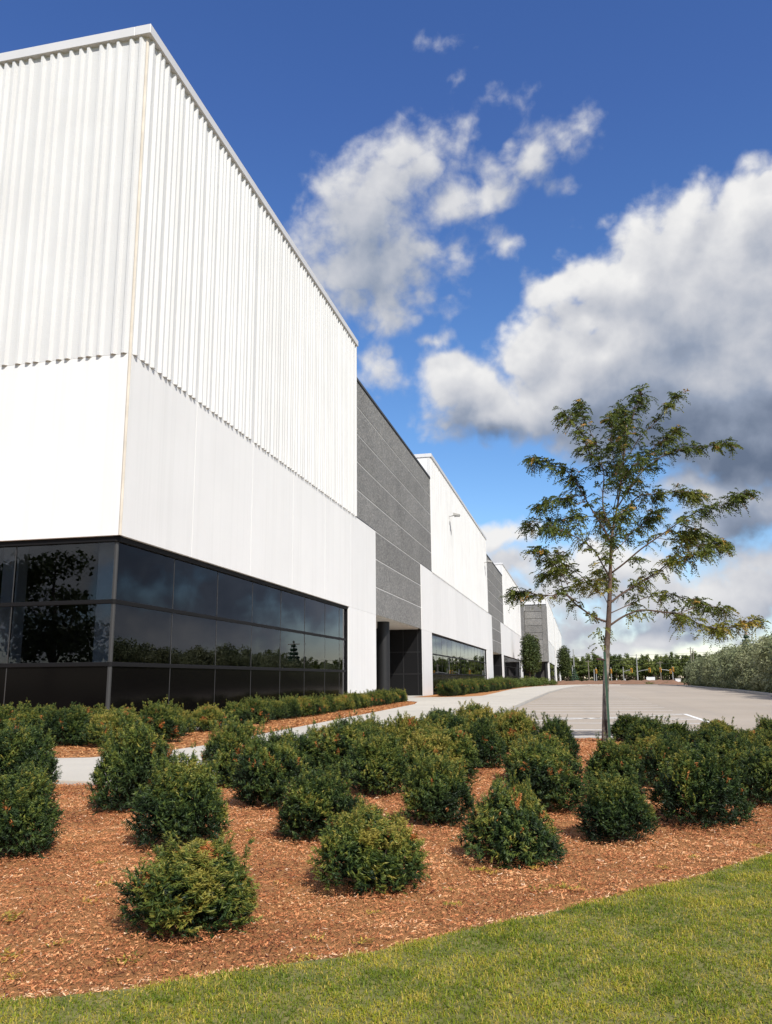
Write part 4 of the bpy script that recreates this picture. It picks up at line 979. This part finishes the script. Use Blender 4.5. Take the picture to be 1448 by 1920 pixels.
# ------------------------------------------------------------------ other trees: leaf clouds on limbs
def crown_mesh(name, mat, rng, lobes, n, leaf, aspect=0.5, tint=(0.1, 0.8), shell=0.55, up=0.2):
    C = np.array([q[:3] for q in lobes]); Rd = np.array([q[3:6] for q in lobes])
    vol = Rd.prod(1)**(2/3); k = rng.choice(len(C), n, p=vol/vol.sum())
    d = unit(rng.normal(size=(n, 3))); r = shell+(1-shell)*rng.random((n, 1))**0.6
    P = C[k]+d*Rd[k]*r*(0.9+0.25*rng.random((n, 1)))
    N = unit(d*0.8+rng.normal(size=(n, 3))*0.7+np.array([0, 0, up])); A = unit(np.cross(N, rng.normal(size=(n, 3)))); Bv = np.cross(N, A)
    s = leaf*(0.6+0.8*rng.random((n, 1)))
    a = P-A*s*0.5; b = P+Bv*s*aspect*0.5; c = P+A*s*0.5; e = P-Bv*s*aspect*0.5
    V = np.stack([a, b, c, e], 1).reshape(-1, 3); Fq = np.arange(4*n).reshape(-1, 4)
    cl = rng.random(len(C))[k]
    t = np.clip(tint[0]+(tint[1]-tint[0])*(0.45*cl+0.35*rng.random(n)+0.2*(d[:, 2]+1)/2), 0, 1)
    return mesh_np(name, V, Fq, mat, t)
M['oval_leaf'] = mat_leaf('pear_leaf', [(0.0, (0.02, 0.035, 0.010)), (0.5, (0.060, 0.080, 0.020)), (1.0, (0.13, 0.13, 0.035))], trans=0.25, rnd=0.08)
M['olive_leaf'] = mat_leaf('silvery_leaf', [(0.0, (0.085, 0.10, 0.035)), (0.5, (0.25, 0.275, 0.14)), (1.0, (0.48, 0.49, 0.31))], trans=0.25, rnd=0.12)
M['pine_leaf'] = mat_leaf('pine_needle', [(0.0, (0.040, 0.058, 0.014)), (0.5, (0.115, 0.150, 0.032)), (1.0, (0.22, 0.24, 0.05))], trans=0.15, rnd=0.25, hue=0.02)
M['spruce_leaf'] = mat_leaf('spruce_needle', [(0.0, (0.02, 0.045, 0.025)), (0.5, (0.05, 0.10, 0.055)), (1.0, (0.11, 0.17, 0.09))], trans=0.15, rnd=0.15)
M['oak_leaf'] = mat_leaf('broad_leaf', [(0.0, (0.02, 0.035, 0.010)), (0.5, (0.05, 0.08, 0.02)), (1.0, (0.09, 0.12, 0.03))], trans=0.25, rnd=0.1)
M['low_leaf'] = mat_leaf('low_plant_leaf', [(0.0, (0.035, 0.06, 0.012)), (0.5, (0.09, 0.13, 0.025)), (1.0, (0.20, 0.20, 0.05))], trans=0.25, rnd=0.15)
def trunk_mesh(name, pts, rad, branches=()):
    m = MB(); m.tube(pts, rad, 8)
    for p, r in branches: m.tube(p, r, 6)
    return m.mesh(name, M['bark'], True)
def simple_tree(name, loc, crown, trunk, label, cat, group=None, sc=1.0, rz=0.0, crown_name='crown'):
    e = empty(name, loc, rz); e.scale = (sc, sc, sc); tag(e, label, cat, group)
    link(bpy.data.objects.new('trunk', trunk), e); link(bpy.data.objects.new(crown_name, crown), e); return e
rng = np.random.default_rng(91)
# oval street trees by the far grey wall
def oval_lobes(rng, h0, h1, r, n=26):
    out = []
    for k in range(n):
        u = (k+0.5)/n; z = h0+(h1-h0)*u; w = r*math.sin(math.pi*min(1, 0.12+0.86*u))**0.6*0.62; a = k*2.4
        out.append((w*math.cos(a)*0.9, w*math.sin(a)*0.9, z, 0.55*r*(0.7+0.5*rng.random()), 0.55*r*(0.7+0.5*rng.random()), 0.7*r))
    return out
oc = crown_mesh('oval_crown', M['oval_leaf'], rng, oval_lobes(rng, 2.4, 6.9, 1.35), 5200, 0.26, 0.6, shell=0.35)
ot = trunk_mesh('oval_trunk', [(0, 0, -0.1), (0.02, 0, 2.2), (0, 0.03, 4.5), (0, 0, 6.4)], [0.11, 0.09, 0.06, 0.02], [([(0, 0, 2.2), (0.5, 0.1, 3.6), (0.7, 0.1, 4.8)], [0.05, 0.03, 0.01]), ([(0, 0, 2.4), (-0.5, -0.2, 3.8), (-0.6, -0.3, 5)], [0.05, 0.03, 0.01])])
pA = on_ground(998, 1285.2); simple_tree('oval_pear_tree', (-6.9, 126.0, -0.0), oc, ot, 'dense oval street tree in front of the far grey end wall', 'tree', 'pair of oval trees at the grey wall', 1.0, 0.4)
simple_tree('oval_pear_tree', (-6.35, 127.6, -0.0), oc, ot, 'dense oval street tree in front of the far grey end wall', 'tree', 'pair of oval trees at the grey wall', 0.97, 2.3)
simple_tree('oval_pear_tree', (-2.6, 178.0, -0.5), oc, ot, 'narrow dark oval tree beside the far end of the white wall', 'tree', None, 1.08, 4.0)
# blue spruce below it
def cone_lobes(rng, h, r, tiers=9, per=7):
    out = []
    for t in range(tiers):
        u = t/(tiers-1); z = 0.35+(h-0.5)*u; w = r*(1-u)**0.85+0.05
        for k in range(per):
            a = k*2*math.pi/per+t*0.5; out.append((w*0.6*math.cos(a), w*0.6*math.sin(a), z-0.12*w, w*0.42+0.05, w*0.42+0.05, 0.16*h/tiers*2+0.05))
    return out
sc_ = crown_mesh('spruce_crown', M['spruce_leaf'], rng, cone_lobes(rng, 4.0, 1.3), 4200, 0.22, 0.35, shell=0.3)
stt = trunk_mesh('spruce_trunk', [(0, 0, -0.1), (0, 0, 2), (0, 0, 3.9)], [0.09, 0.06, 0.015])
simple_tree('blue_spruce', (-0.6, 170, -0.6), sc_, stt, 'small blue spruce beside the narrow dark oval tree', 'tree', None, 0.95)
# silvery olive shrubs on the right of the lot
def olive_lobes(rng, r, h):
    out = []
    for k in range(22):
        a = rng.random()*6.28; q = r*0.75*math.sqrt(rng.random()); z = h*(0.22+0.62*rng.random()*(1-0.45*(q/r)**2)); s = 0.34*r*(0.7+0.6*rng.random())
        out.append((q*math.cos(a), q*math.sin(a), z, s, s, s*0.9))
    for k in range(9):
        a = k*0.7; out.append((r*0.6*math.cos(a), r*0.6*math.sin(a), h*0.16, 0.36*r, 0.36*r, h*0.16))
    return out
olc = [crown_mesh('olive_foliage', M['olive_leaf'], np.random.default_rng(300+i), olive_lobes(np.random.default_rng(200+i), 1.9, 3.3), 6500, 0.24, 0.32, shell=0.35, up=0.4) for i in range(3)]
olt = trunk_mesh('olive_stem', [(0, 0, -0.2), (0.1, 0, 1.0), (0.3, 0.2, 2.2)], [0.09, 0.06, 0.02], [([(0, 0, 0), (-0.5, 0.3, 1.2), (-0.8, 0.4, 2.2)], [0.07, 0.04, 0.015]), ([(0, 0, 0), (0.3, -0.6, 1.2), (0.4, -0.9, 2.0)], [0.07, 0.04, 0.015])])
oy = np.arange(41, 113, 3.3)
for i, y in enumerate(oy):
    xk = float(np.interp(y, [34, 44, 52, 66.6, 90, 112], [9.4, 9.8, 10.6, 11.6, 12.3, 12.6]))
    x = xk+2.0+0.5*rng.random()-0.35*(y > 100)
    e = empty('silverberry_shrub', (x, y, -0.1), float(rng.random()*6.28)); s = 0.95+0.3*rng.random()-0.16*(y > 98); e.scale = (s, s, s*(0.92+0.2*rng.random()))
    tag(e, 'silvery grey-green shrub in the thick belt along the car park kerb', 'shrub', 'silvery shrub belt')
    link(bpy.data.objects.new('stem', olt), e); link(bpy.data.objects.new('foliage', olc[i % 3]), e)
for i, y in enumerate(np.arange(44, 100, 5.0)):
    e = empty('silverberry_shrub', (16.6+1.2*rng.random(), y, -0.1), float(rng.random()*6.28)); s = 1.25+0.25*rng.random(); e.scale = (s, s, s*1.02)
    tag(e, 'silvery grey-green shrub in the thick belt along the car park kerb', 'shrub', 'silvery shrub belt')
    link(bpy.data.objects.new('stem', olt), e); link(bpy.data.objects.new('foliage', olc[(i+1) % 3]), e)
# spruce tops standing behind the belt
spc = crown_mesh('tall_spruce_crown', M['spruce_leaf'], np.random.default_rng(44), cone_lobes(np.random.default_rng(45), 7.5, 2.2, 13, 8), 5200, 0.38, 0.35, shell=0.3)
spt = trunk_mesh('tall_spruce_trunk', [(0, 0, -0.2), (0, 0, 4), (0, 0, 7.4)], [0.16, 0.1, 0.02])
simple_tree('spruce_tree', (22.3, 120, -0.2), spc, spt, 'lone spruce whose tip rises above the silvery shrubs beside wooden poles', 'tree', None, 0.96)
simple_tree('spruce_tree', (25.5, 70, -0.2), spc, spt, 'dark spruce rising behind the nearer end of the silvery shrubs', 'tree', 'dark spruces behind the belt', 0.86, 1)
simple_tree('spruce_tree', (23.0, 62, -0.2), spc, spt, 'dark spruce rising behind the nearer end of the silvery shrubs', 'tree', 'dark spruces behind the belt', 0.78, 2)
simple_tree('spruce_tree', (18.5, 108, -0.2), spc, spt, 'short dark spruce at the far tip of the silvery belt', 'tree', None, 0.55, 2)

# pine wood behind the road
def pine_lobes(rng, h, r):
    out = []
    for k in range(16):
        u = rng.random(); z = h*(0.47+0.51*u); w = r*(1.15-0.85*u)*(0.5+0.5*rng.random()); a = rng.random()*6.28
        out.append((w*0.75*math.cos(a), w*0.75*math.sin(a), z, 0.75*r*(1.1-0.7*u), 0.75*r*(1.1-0.7*u), 0.06*h))
    return out
pcr = [crown_mesh('pine_crown', M['pine_leaf'], np.random.default_rng(500+i), pine_lobes(np.random.default_rng(510+i), 13.0, 2.0), 1300, 0.7, 0.4, shell=0.2, up=0.3) for i in range(4)]
ptr = []
for i in range(2):
    m = MB(); m.tube([(0, 0, -0.3), (0.1, 0, 6), (0, 0.1, 12.4)], [0.2, 0.15, 0.04], 6)
    r2 = np.random.default_rng(i)
    for k in range(12):
        a = r2.random()*6.28; z = 2.5+5*r2.random(); l = 0.6+0.9*r2.random(); m.tube([(0.05, 0, z), (l*math.cos(a), l*math.sin(a), z-0.1)], [0.035, 0.012], 4, cap=False)
    ptr.append(m.mesh('pine_trunk', mat_plain('pine_bark', (0.085, 0.055, 0.042), 0.9, var=0.3) if i == 0 else ptr[0].materials[0], True))
cnt = 0
for row in range(5):
    Y = 290+row*6
    for x in np.arange(-14, 82, 1.75 if row < 2 else 2.2):
        if cnt >= 250: break
        px = x+rng.normal()*0.5
        simple_tree('pine_tree', (float(px), float(Y+rng.normal()*1.6), -2.66), pcr[int(rng.integers(0, 4))], ptr[int(rng.integers(0, 2))],
                    'tall bare-trunked pine in the wood across the road', 'tree', 'pines of the far wood', float(0.70+0.20*rng.random()), float(rng.random()*6.28)); cnt += 1
# the rest of the wood, out to both sides, as one mass
low_cr = [crown_mesh('wood_crown', M['pine_leaf'], np.random.default_rng(600+i), [(0.8*math.cos(k*2.4), 0.8*math.sin(k*2.4), 0.6+k*0.68, 1.7, 1.7, 0.9) for k in range(16)], 900, 0.85, 0.45, tint=(0.0, 0.35), shell=0.2) for i in range(4)]
def wood_mass(name, spots, label):
    V = []; Fq = []; Tn = []; o = 0
    for (x, y, z, s, k) in spots:
        me = (low_cr if y > 315 and x < 92 else pcr)[k]; n = len(me.vertices); v = np.empty(n*3, dtype=np.float32); me.vertices.foreach_get('co', v); v = v.reshape(-1, 3)
        sel = slice(0, (n//4//2)*4)
        t = np.empty(len(me.polygons), dtype=np.float32); me.attributes['tint'].data.foreach_get('value', t)
        vv = v[sel]*s+np.array([x, y, z]); V.append(vv); m = len(vv)//4; Fq.append(np.arange(m*4).reshape(-1, 4)+o); Tn.append(t[:m]); o += len(vv)
        tv = np.array([(x-.25, y, z), (x+.25, y, z), (x+.1, y, z+9*s), (x-.1, y, z+9*s)]); V.append(tv); Fq.append(np.arange(4)[None]+o); Tn.append(np.zeros(1)); o += 4
    ob = link(bpy.data.objects.new(name, mesh_np(name, np.concatenate(V), np.concatenate(Fq), M['pine_leaf'], np.concatenate(Tn))))
    tag(ob, label, 'wood', kind='stuff')
sp = []
for x in np.arange(82, 330, 3.0):
    for r_ in range(3): sp.append((x+rng.normal(), 292-0.25*(x-82)+r_*7, -2.6, 0.9+0.25*rng.random(), int(rng.integers(0, 4))))
for x in np.arange(40, 75, 2.6):
    for r_ in range(3): sp.append((78+r_*6+rng.normal(), x*2.6-60, -0.2, 0.75+0.25*rng.random(), int(rng.integers(0, 4))))
for x in np.arange(-14, 90, 2.0):
    for r_ in range(2): sp.append((x+rng.normal(), 322+r_*8, -2.6, 0.74+0.12*rng.random(), int(rng.integers(0, 4))))
wood_mass('pine_wood', sp, 'dark mass of pine wood behind the front pines')
# broad tree and wood edge that the corner glazing mirrors
rb = np.random.default_rng(808)
bl = []
for k in range(34):
    a = rb.random()*6.28; q = 2.4*math.sqrt(rb.random()); z = 2.3+5.2*rb.random()*(1-0.35*(q/2.4)**2); bl.append((q*math.cos(a), q*math.sin(a), z, 0.85, 0.85, 0.7))
bt = trunk_mesh('broad_trunk', [(0, 0, -0.2), (0.05, 0, 1.8), (0, 0.1, 4), (0, 0, 6.6)], [0.2, 0.16, 0.1, 0.03], [([(0, 0, 1.8), (1, 0.4, 3.4), (1.5, 0.8, 4.6)], [0.09, 0.05, 0.02]), ([(0, 0, 2.0), (-1, -0.4, 3.6), (-1.6, -0.5, 4.8)], [0.09, 0.05, 0.02])])
simple_tree('maple_tree', (-22.9, -1.6, -0.14), crown_mesh('broad_crown', M['oak_leaf'], rb, bl, 7000, 0.2, 0.7, shell=0.2), bt, 'broad leafy tree mirrored in the glazing on the short side of the corner', 'tree')

# low planting in front of the oval trees
lp = [crown_mesh('low_foliage', M['low_leaf'], np.random.default_rng(70+i), [(0.5*math.cos(a), 0.5*math.sin(a), 0.38, 0.42, 0.42, 0.34) for a in np.arange(0, 6.2, 0.9)]+[(0, 0, 0.5, 0.5, 0.5, 0.4)], 1500, 0.16, 0.3, shell=0.3, up=0.6) for i in range(2)]
lst = trunk_mesh('low_stem', [(0, 0, -0.1), (0.05, 0, 0.3), (0.1, 0.1, 0.7)], [0.03, 0.02, 0.01])
for i in range(30):
    u = rng.random(); y = 90+36*u; xe = float(np.interp(y, [92, 104, 118, 128], [-5.9, -5.3, -3.7, -1.5])); x = xe-0.9-2.0*rng.random()
    e = empty('groundcover_plant', (x, y, 0.01), float(rng.random()*6)); s = 0.9+0.5*rng.random(); e.scale = (s, s, s*(0.8+0.5*rng.random()))
    tag(e, 'low yellow-green plant in the bed around the oval trees', 'plant', 'low plants around the oval trees')
    link(bpy.data.objects.new('stem', lst), e); link(bpy.data.objects.new('foliage', lp[i % 2]), e)
for i in range(14):
    e = empty('roadside_shrub', (8+1.2*i+rng.normal()*0.5, 146+rng.normal()*5, -0.6), float(rng.random()*6)); s = 0.9+0.6*rng.random(); e.scale = (s, s, s)
    tag(e, 'scrubby olive-green bush on the bank before the cross road', 'shrub', 'scrub before the cross road')
    link(bpy.data.objects.new('stem', lst), e); link(bpy.data.objects.new('foliage', lp[i % 2]), e)

# ------------------------------------------------------------------ far street furniture
def far(x, y, Y):
    d = ray(x, y); return CAM+d*((Y-CAM[1])/d[1])
ROAD_Z = -2.6
def pole(name, x, Y, h, r, mat, label, cat, group=None):
    p = far(x, 1274, Y); e = empty(name, (p[0], Y, ROAD_Z)); tag(e, label, cat, group)
    MB().tube([(0, 0, -0.1), (0, 0, h)], [r, r*0.65], 8).obj('pole', mat, e); return e
def signal_head(parent, x, z):
    h = MB().box(x-0.2, x+0.2, -0.2, 0.12, z-0.52, z+0.52, 0.03).obj('signal_head', M['signal'], parent)
    for dz in (-0.33, 0, 0.33): MB().tube([(x, -0.32, z+dz), (x, -0.2, z+dz)], 0.15, 12).obj('lens', M['signal_lens'], h)
def traffic_signal(px, hx, side, label):
    e = pole('traffic_signal', px, 213, 6.2, 0.14, M['pole'], label, 'traffic light')
    if hx is not None:
        dx = (far(hx, 1262, 213)-far(px, 1262, 213))[0]
        MB().tube([(0, 0, 5.0), (dx*0.5, 0, 5.35), (dx, 0, 5.5)], 0.07, 6).obj('mast_arm', M['pole'], e); signal_head(e, dx, 5.35)
    else: signal_head(e, 0, 5.2)
    return e
t1 = traffic_signal(1170, 1185.5, 1, 'traffic signal on a short mast arm next to a striped barricade'); 
t2 = traffic_signal(1196, 1219.5, 1, 'traffic signal with the longest mast arm, above the white sign'); 
t3 = traffic_signal(1262.5, 1240, -1, 'traffic signal with three yellow heads, near the silvery shrubs'); signal_head(t3, 0.15, 5.5); signal_head(t3, -(far(1262.5, 1262, 213)-far(1258.5, 1262, 213))[0], 5.0)
t4 = traffic_signal(1147, None, 1, 'traffic signal with one head straight on its pole, just past the young tree trunk')
t5 = traffic_signal(1119, None, 1, 'traffic signal with one head straight on its pole, before the young tree trunk')
for x, Y, h, lab in ((1078, 200, 10.2, 'tall thin galvanised lamp pole beside the small blue spruce'), (1074.5, 190, 6.4, 'shorter galvanised pole paired with the tall thin lamp pole'), (1115, 205, 5.6, 'stout pale pole standing between the lamp pole pair and the tree trunk'), (1196.5, 226, 9.6, 'tall slim lamp pole behind the longest mast arm')):
    pole('lamp_pole', x, Y, h, 0.16, M['pole'], lab, 'pole')
wp = []
for x, Y, h, lab in ((1299.5, 236, 11.5, 'wooden utility pole, taller of a close pair before the pines'), (1304, 240, 11.0, 'wooden utility pole, shorter of a close pair before the pines'), (1406, 120, 9.6, 'wooden utility pole rising out of the silvery shrubs'), (1105, 262, 9.0, 'thin wooden utility pole far back at the pine wood edge'), (1240, 262, 8.4, 'wooden utility pole at the wood edge behind the triple signal')):
    e = pole('utility_pole', x, Y, h, 0.17, M['wood_pole'], lab, 'pole'); wp.append(e)
    MB().box(-0.9, 0.9, -0.06, 0.06, h-0.55, h-0.43).obj('crossarm', M['wood_pole'], e)
def wire(a, b, sag, label):
    A = np.array(a); Bq = np.array(b); pts = [A+(Bq-A)*t+np.array([0, 0, -sag*4*t*(1-t)]) for t in np.linspace(0, 1, 17)]
    tag(MB().tube(pts, 0.03, 4, cap=False).obj('overhead_wire', M['wire']), label, 'wire', 'overhead wires along the far road')
for dz in (0.0, -1.3, 1.2):
    wire((-30, 250, 6.2+dz), (36, 240, 6.4+dz), 0.5, 'thin overhead wire strung in front of the pine wood'); wire((36, 240, 6.4+dz), (110, 236, 6.4+dz), 0.6, 'thin overhead wire strung in front of the pine wood')
# signs and boxes by the road
def at(x, Y, z): p = far(x, 1274, Y); return (float(p[0]), Y, z)
e = empty('billboard_sign', at(1220.5, 190, -2.3)); tag(e, 'small white board sign on two posts below the mast arm', 'sign')
MB().box(-0.9, 0.9, -0.05, 0.05, 2.2, 3.4, 0.02).obj('board', M['sign_white'], e)
for sx in (-0.7, 0.7): MB().box(sx-0.05, sx+0.05, -0.04, 0.04, 0, 2.2).obj('post', M['pole'], e)
def cabinet(px, Y, z0, w, h, mat, label, name='utility_cabinet'):
    e = empty(name, at(px, Y, z0)); tag(e, label, 'cabinet')
    MB().box(-w/2, w/2, -w/2, w/2, 0, h, 0.04).obj('box', mat, e); MB().box(-w/2-0.04, w/2+0.04, -w/2-0.04, w/2+0.04, h+0.002, h+0.08, 0.02).obj('lid', mat, e)
    MB().box(-w/2+0.08, w/2-0.08, -w/2-0.025, -w/2-0.003, 0.15, h-0.12).obj('door', mat, e)
cabinet(1253, 196, -2.5, 0.9, 2.6, M['cabinet'], 'grey roadside utility cabinet between the white sign and the triple signal')
cabinet(1271, 150, -1.2, 0.85, 1.9, M['sign_white'], 'white roadside cabinet at the foot of the triple signal')
cabinet(1230, 186, -2.4, 0.5, 1.9, M['sign_white'], 'tiny pale box next to the white board sign')
e = empty('road_barricade', at(1164.5, 195, -2.4)); tag(e, 'orange and white striped road barricade on two legs beside the short mast arm', 'barricade')
for sx in (-0.9, 0.9): MB().box(sx-0.08, sx+0.08, -0.05, 0.05, 0, 3.2).obj('leg', M['sign_white'], e)
for k in range(4): MB().box(-0.8+0.4*k, -0.4+0.4*k-0.01, -0.08, -0.052, 2.45, 2.8).obj('stripe', M['signal'] if k % 2 else M['sign_white'], e)

# ------------------------------------------------------------------ grass, chips and litter
def mat_blade():
    return mat_leaf('grass_blade', [(0.0, (0.10, 0.15, 0.006)), (0.35, (0.245, 0.275, 0.010)), (0.6, (0.40, 0.355, 0.018)), (0.8, (0.47, 0.355, 0.045)), (1.0, (0.53, 0.40, 0.085))], trans=0.3, rnd=0.0)
M['blade'] = mat_blade()
def grass():
    rng = np.random.default_rng(1)
    n = 620000
    x = rng.uniform(-2.8, 3.2, n); y = rng.uniform(1.2, 7.2, n)
    ey = edge_y(x)+0.03*np.sin(x*9)+0.05*(vnoise(x*14, y*0, 4)-0.5)
    ok = (y < ey) & (y > ey-2.6); x, y, ey = x[ok], y[ok], ey[ok]
    dcam = np.hypot(x, y); keep = rng.random(len(x)) < np.clip(1.25-(ey-y)*0.18, 0.35, 1); x, y, ey = x[keep], y[keep], ey[keep]
    n = len(x)
    h = (0.012+0.013*rng.random(n))*(0.75+0.6*vnoise(x*6, y*6, 8)); w = 0.0020+0.0016*rng.random(n)
    a = rng.random(n)*6.28; d = np.stack([np.cos(a), np.sin(a), np.zeros(n)], 1); s = np.stack([-np.sin(a), np.cos(a), np.zeros(n)], 1)
    lean = 0.45+1.2*rng.random(n)
    b0 = np.stack([x, y, np.full(n, 0.008)], 1); up = np.array([0, 0, 1.0])
    m = b0+up*(h*0.6)[:, None]+d*(h*lean*0.3)[:, None]; t = b0+up*(h*(1.05-0.42*lean))[:, None]+d*(h*lean*0.95)[:, None]
    ws = s*w[:, None]*0.5
    V = np.stack([b0-ws, b0+ws, m+ws*0.85, m-ws*0.85, t], 1).reshape(-1, 3)
    i = np.arange(n)*5
    q = np.stack([i, i+1, i+2, i+3], 1); tr = np.stack([i+3, i+2, i+4], 1)
    p1 = vnoise(x*3.1, y*3.1, 2); p2 = vnoise(x*11, y*11, 6)
    ti = 0.32+0.42*(p2-0.5)+0.25*(p1-0.5)+rng.normal(size=n)*0.11
    straw = rng.random(n) < np.clip(0.20+0.6*(p2-0.45)+0.5*np.exp(-(ey-y)/0.05), 0.03, 0.8)
    ti = np.where(straw, 0.78+0.22*rng.random(n), ti); ti = np.clip(ti, 0, 1)
    ob = link(bpy.data.objects.new('grass_blades', mesh_np('grass_blades', V, [q, tr], M['blade'], np.concatenate([ti, ti]))))
    tag(ob, 'short mown grass blades with straw-coloured bits on the lawn', 'grass', kind='stuff')
grass()
M['chip'] = mat_leaf('bark_chip', [(0.0, (0.07, 0.024, 0.011)), (0.3, (0.35, 0.148, 0.047)), (0.6, (0.60, 0.295, 0.105)), (0.82, (0.72, 0.45, 0.19)), (1.0, (0.72, 0.56, 0.37))], trans=0.0, rough=0.85, rnd=0.0)
def chips():
    rng = np.random.default_rng(3)
    n = 680000
    x = rng.uniform(-7.5, 6.5, n); y = 1.6+13.2*rng.random(n)**1.9
    ok = (y > edge_y(x)-0.03) & ~((x < -3.4) & (y > 7.75)) & ~((x < -2.55) & (y > 13.2)) & (np.abs(x) < 0.75*y+1.2)
    x, y = x[ok], y[ok]; n = len(x)
    big = rng.random(n)
    l = 0.004+0.014*big**5+0.004*rng.random(n); w = 0.0011+0.0015*rng.random(n)
    sc = np.clip(0.7+0.1*y, 1, 1.8); l *= sc; w *= sc
    a = rng.random(n)*6.28; tl = rng.normal(size=n)*0.28; rl = rng.normal(size=n)*0.45
    d = np.stack([np.cos(a)*np.cos(tl), np.sin(a)*np.cos(tl), np.sin(tl)], 1); s = np.stack([-np.sin(a)*np.cos(rl), np.cos(a)*np.cos(rl), np.sin(rl)], 1)
    z = 0.012*(vnoise(x*2.2, y*2.2, 3)-0.5)+0.022*(vnoise(x*7, y*7, 5)-0.5)+0.016*(vnoise(x*15, y*15, 7)-0.5)+0.004+0.008*rng.random(n)
    c = np.stack([x, y, z], 1); k = unit(np.cross(d, s))*0.004*rng.normal(size=n)[:, None]
    V = np.stack([c-d*l[:, None]-s*w[:, None]*0.5+k, c+d*l[:, None]*0.8-s*w[:, None], c+d*l[:, None]+s*w[:, None]*0.4+k, c-d*l[:, None]*0.7+s*w[:, None]], 1).reshape(-1, 3)
    Fc = np.arange(4*n).reshape(-1, 4)
    p = vnoise(x*2.5, y*2.5, 12)
    ti = np.clip(0.46+0.40*(p-0.5)+0.25*(vnoise(x*8, y*8, 31)-0.5)+rng.normal(size=n)*0.19, 0, 0.88); ti = np.where(rng.random(n) < 0.025, 0.92+0.08*rng.random(n), ti)
    ti = np.where((y-edge_y(x) < 0.07) & (rng.random(n) < 0.5), 0.9, ti)
    ob = link(bpy.data.objects.new('bark_chips', mesh_np('bark_chips', V, Fc, M['chip'], ti)))
    tag(ob, 'loose shredded bark chips strewn over the mulch bed', 'bark chips', kind='stuff')
    # chips on the strip by the windows
    n = 26000; y = 9.95+29*rng.random(n)**1.4; xw = np.interp(y, [9.9, 11, 12.45, 15.2, 19, 25, 33.4, 37, 39.4], [-7.0, -5.8, -5.65, -5.79, -5.92, -6.12, -6.44, -7.0, -8.2]); x = xw-0.03-rng.random(n)*np.where(y < 14, 4.5, 1.7)
    a = rng.random(n)*6.28; l = 0.02+0.03*rng.random(n); w = 0.006+0.006*rng.random(n)
    d = np.stack([np.cos(a), np.sin(a), rng.normal(size=n)*0.2], 1); s = np.stack([-np.sin(a), np.cos(a), rng.normal(size=n)*0.3], 1); c = np.stack([x, y, np.full(n, 0.02)+0.008*rng.random(n)], 1)
    V = np.stack([c-d*l[:, None], c-s*w[:, None], c+d*l[:, None], c+s*w[:, None]], 1).reshape(-1, 3)
    ob = link(bpy.data.objects.new('bark_chips', mesh_np('strip_chips', V, np.arange(4*n).reshape(-1, 4), M['chip'], np.clip(0.42+rng.normal(size=n)*0.2, 0, 1))))
    tag(ob, 'loose shredded bark chips strewn along the strip under the windows', 'bark chips', kind='stuff')
chips()
# yellowed weed tufts on the mulch
M['weed'] = mat_leaf('yellow_weed', [(0.0, (0.12, 0.14, 0.03)), (0.5, (0.40, 0.30, 0.04)), (1.0, (0.62, 0.42, 0.08))], trans=0.25, rnd=0.15)
def weed_mesh(seed):
    rng = np.random.default_rng(seed); n = 46
    a = rng.random(n)*6.28; r = 0.05*rng.random(n)**0.8; P = np.stack([r*np.cos(a), r*np.sin(a), np.full(n, 0.0)], 1)
    D = unit(np.stack([np.cos(a*3.7), np.sin(a*2.3), 0.1+0.5*rng.random(n)], 1)); l = 0.010+0.018*rng.random(n); s = unit(np.cross(D, np.array([0, 0, 1.0])))*0.004
    V = np.stack([P, P+D*l[:, None]*0.5+s, P+D*l[:, None], P+D*l[:, None]*0.5-s], 1).reshape(-1, 3)
    return mesh_np('weed', V, np.arange(4*n).reshape(-1, 4), M['weed'], rng.random(n))
wm = [weed_mesh(1), weed_mesh(2), weed_mesh(3)]
for i, (px, py, s) in enumerate([(900, 1635, 1.2), (1005, 1630, 1.0), (925, 1640, .9), (1010, 1672, 1.1), (1060, 1668, 1.3), (1085, 1672, .9), (580, 1802, 1.1), (680, 1770, 1.0), (530, 1660, 1.0), (845, 1672, .7), (200, 1662, 1.2), (170, 1695, 1.1), (235, 1805, 1.3), (15, 1725, 1.5), (8, 1800, 1.5), (108, 1775, 1), (1300, 1610, .9), (1420, 1590, 1.0), (545, 1810, .9), (590, 1765, .8), (925, 1440, 1.6), (190, 1620, .8), (22, 1838, .9), (1245, 1630, .8), (850, 1700, .9), (470, 1560, .9), (700, 1715, .7)]):
    p = on_ground(px, py); o = bpy.data.objects.new('weed_tuft', wm[i % 3]); o.location = (p[0], p[1], 0.008); o.rotation_euler = (0, 0, i*1.3); o.scale = (s, s, s); link(o)
    tag(o, 'small yellowed weed tuft lying flat on the mulch', 'weed', 'yellowed weed tufts on the mulch')
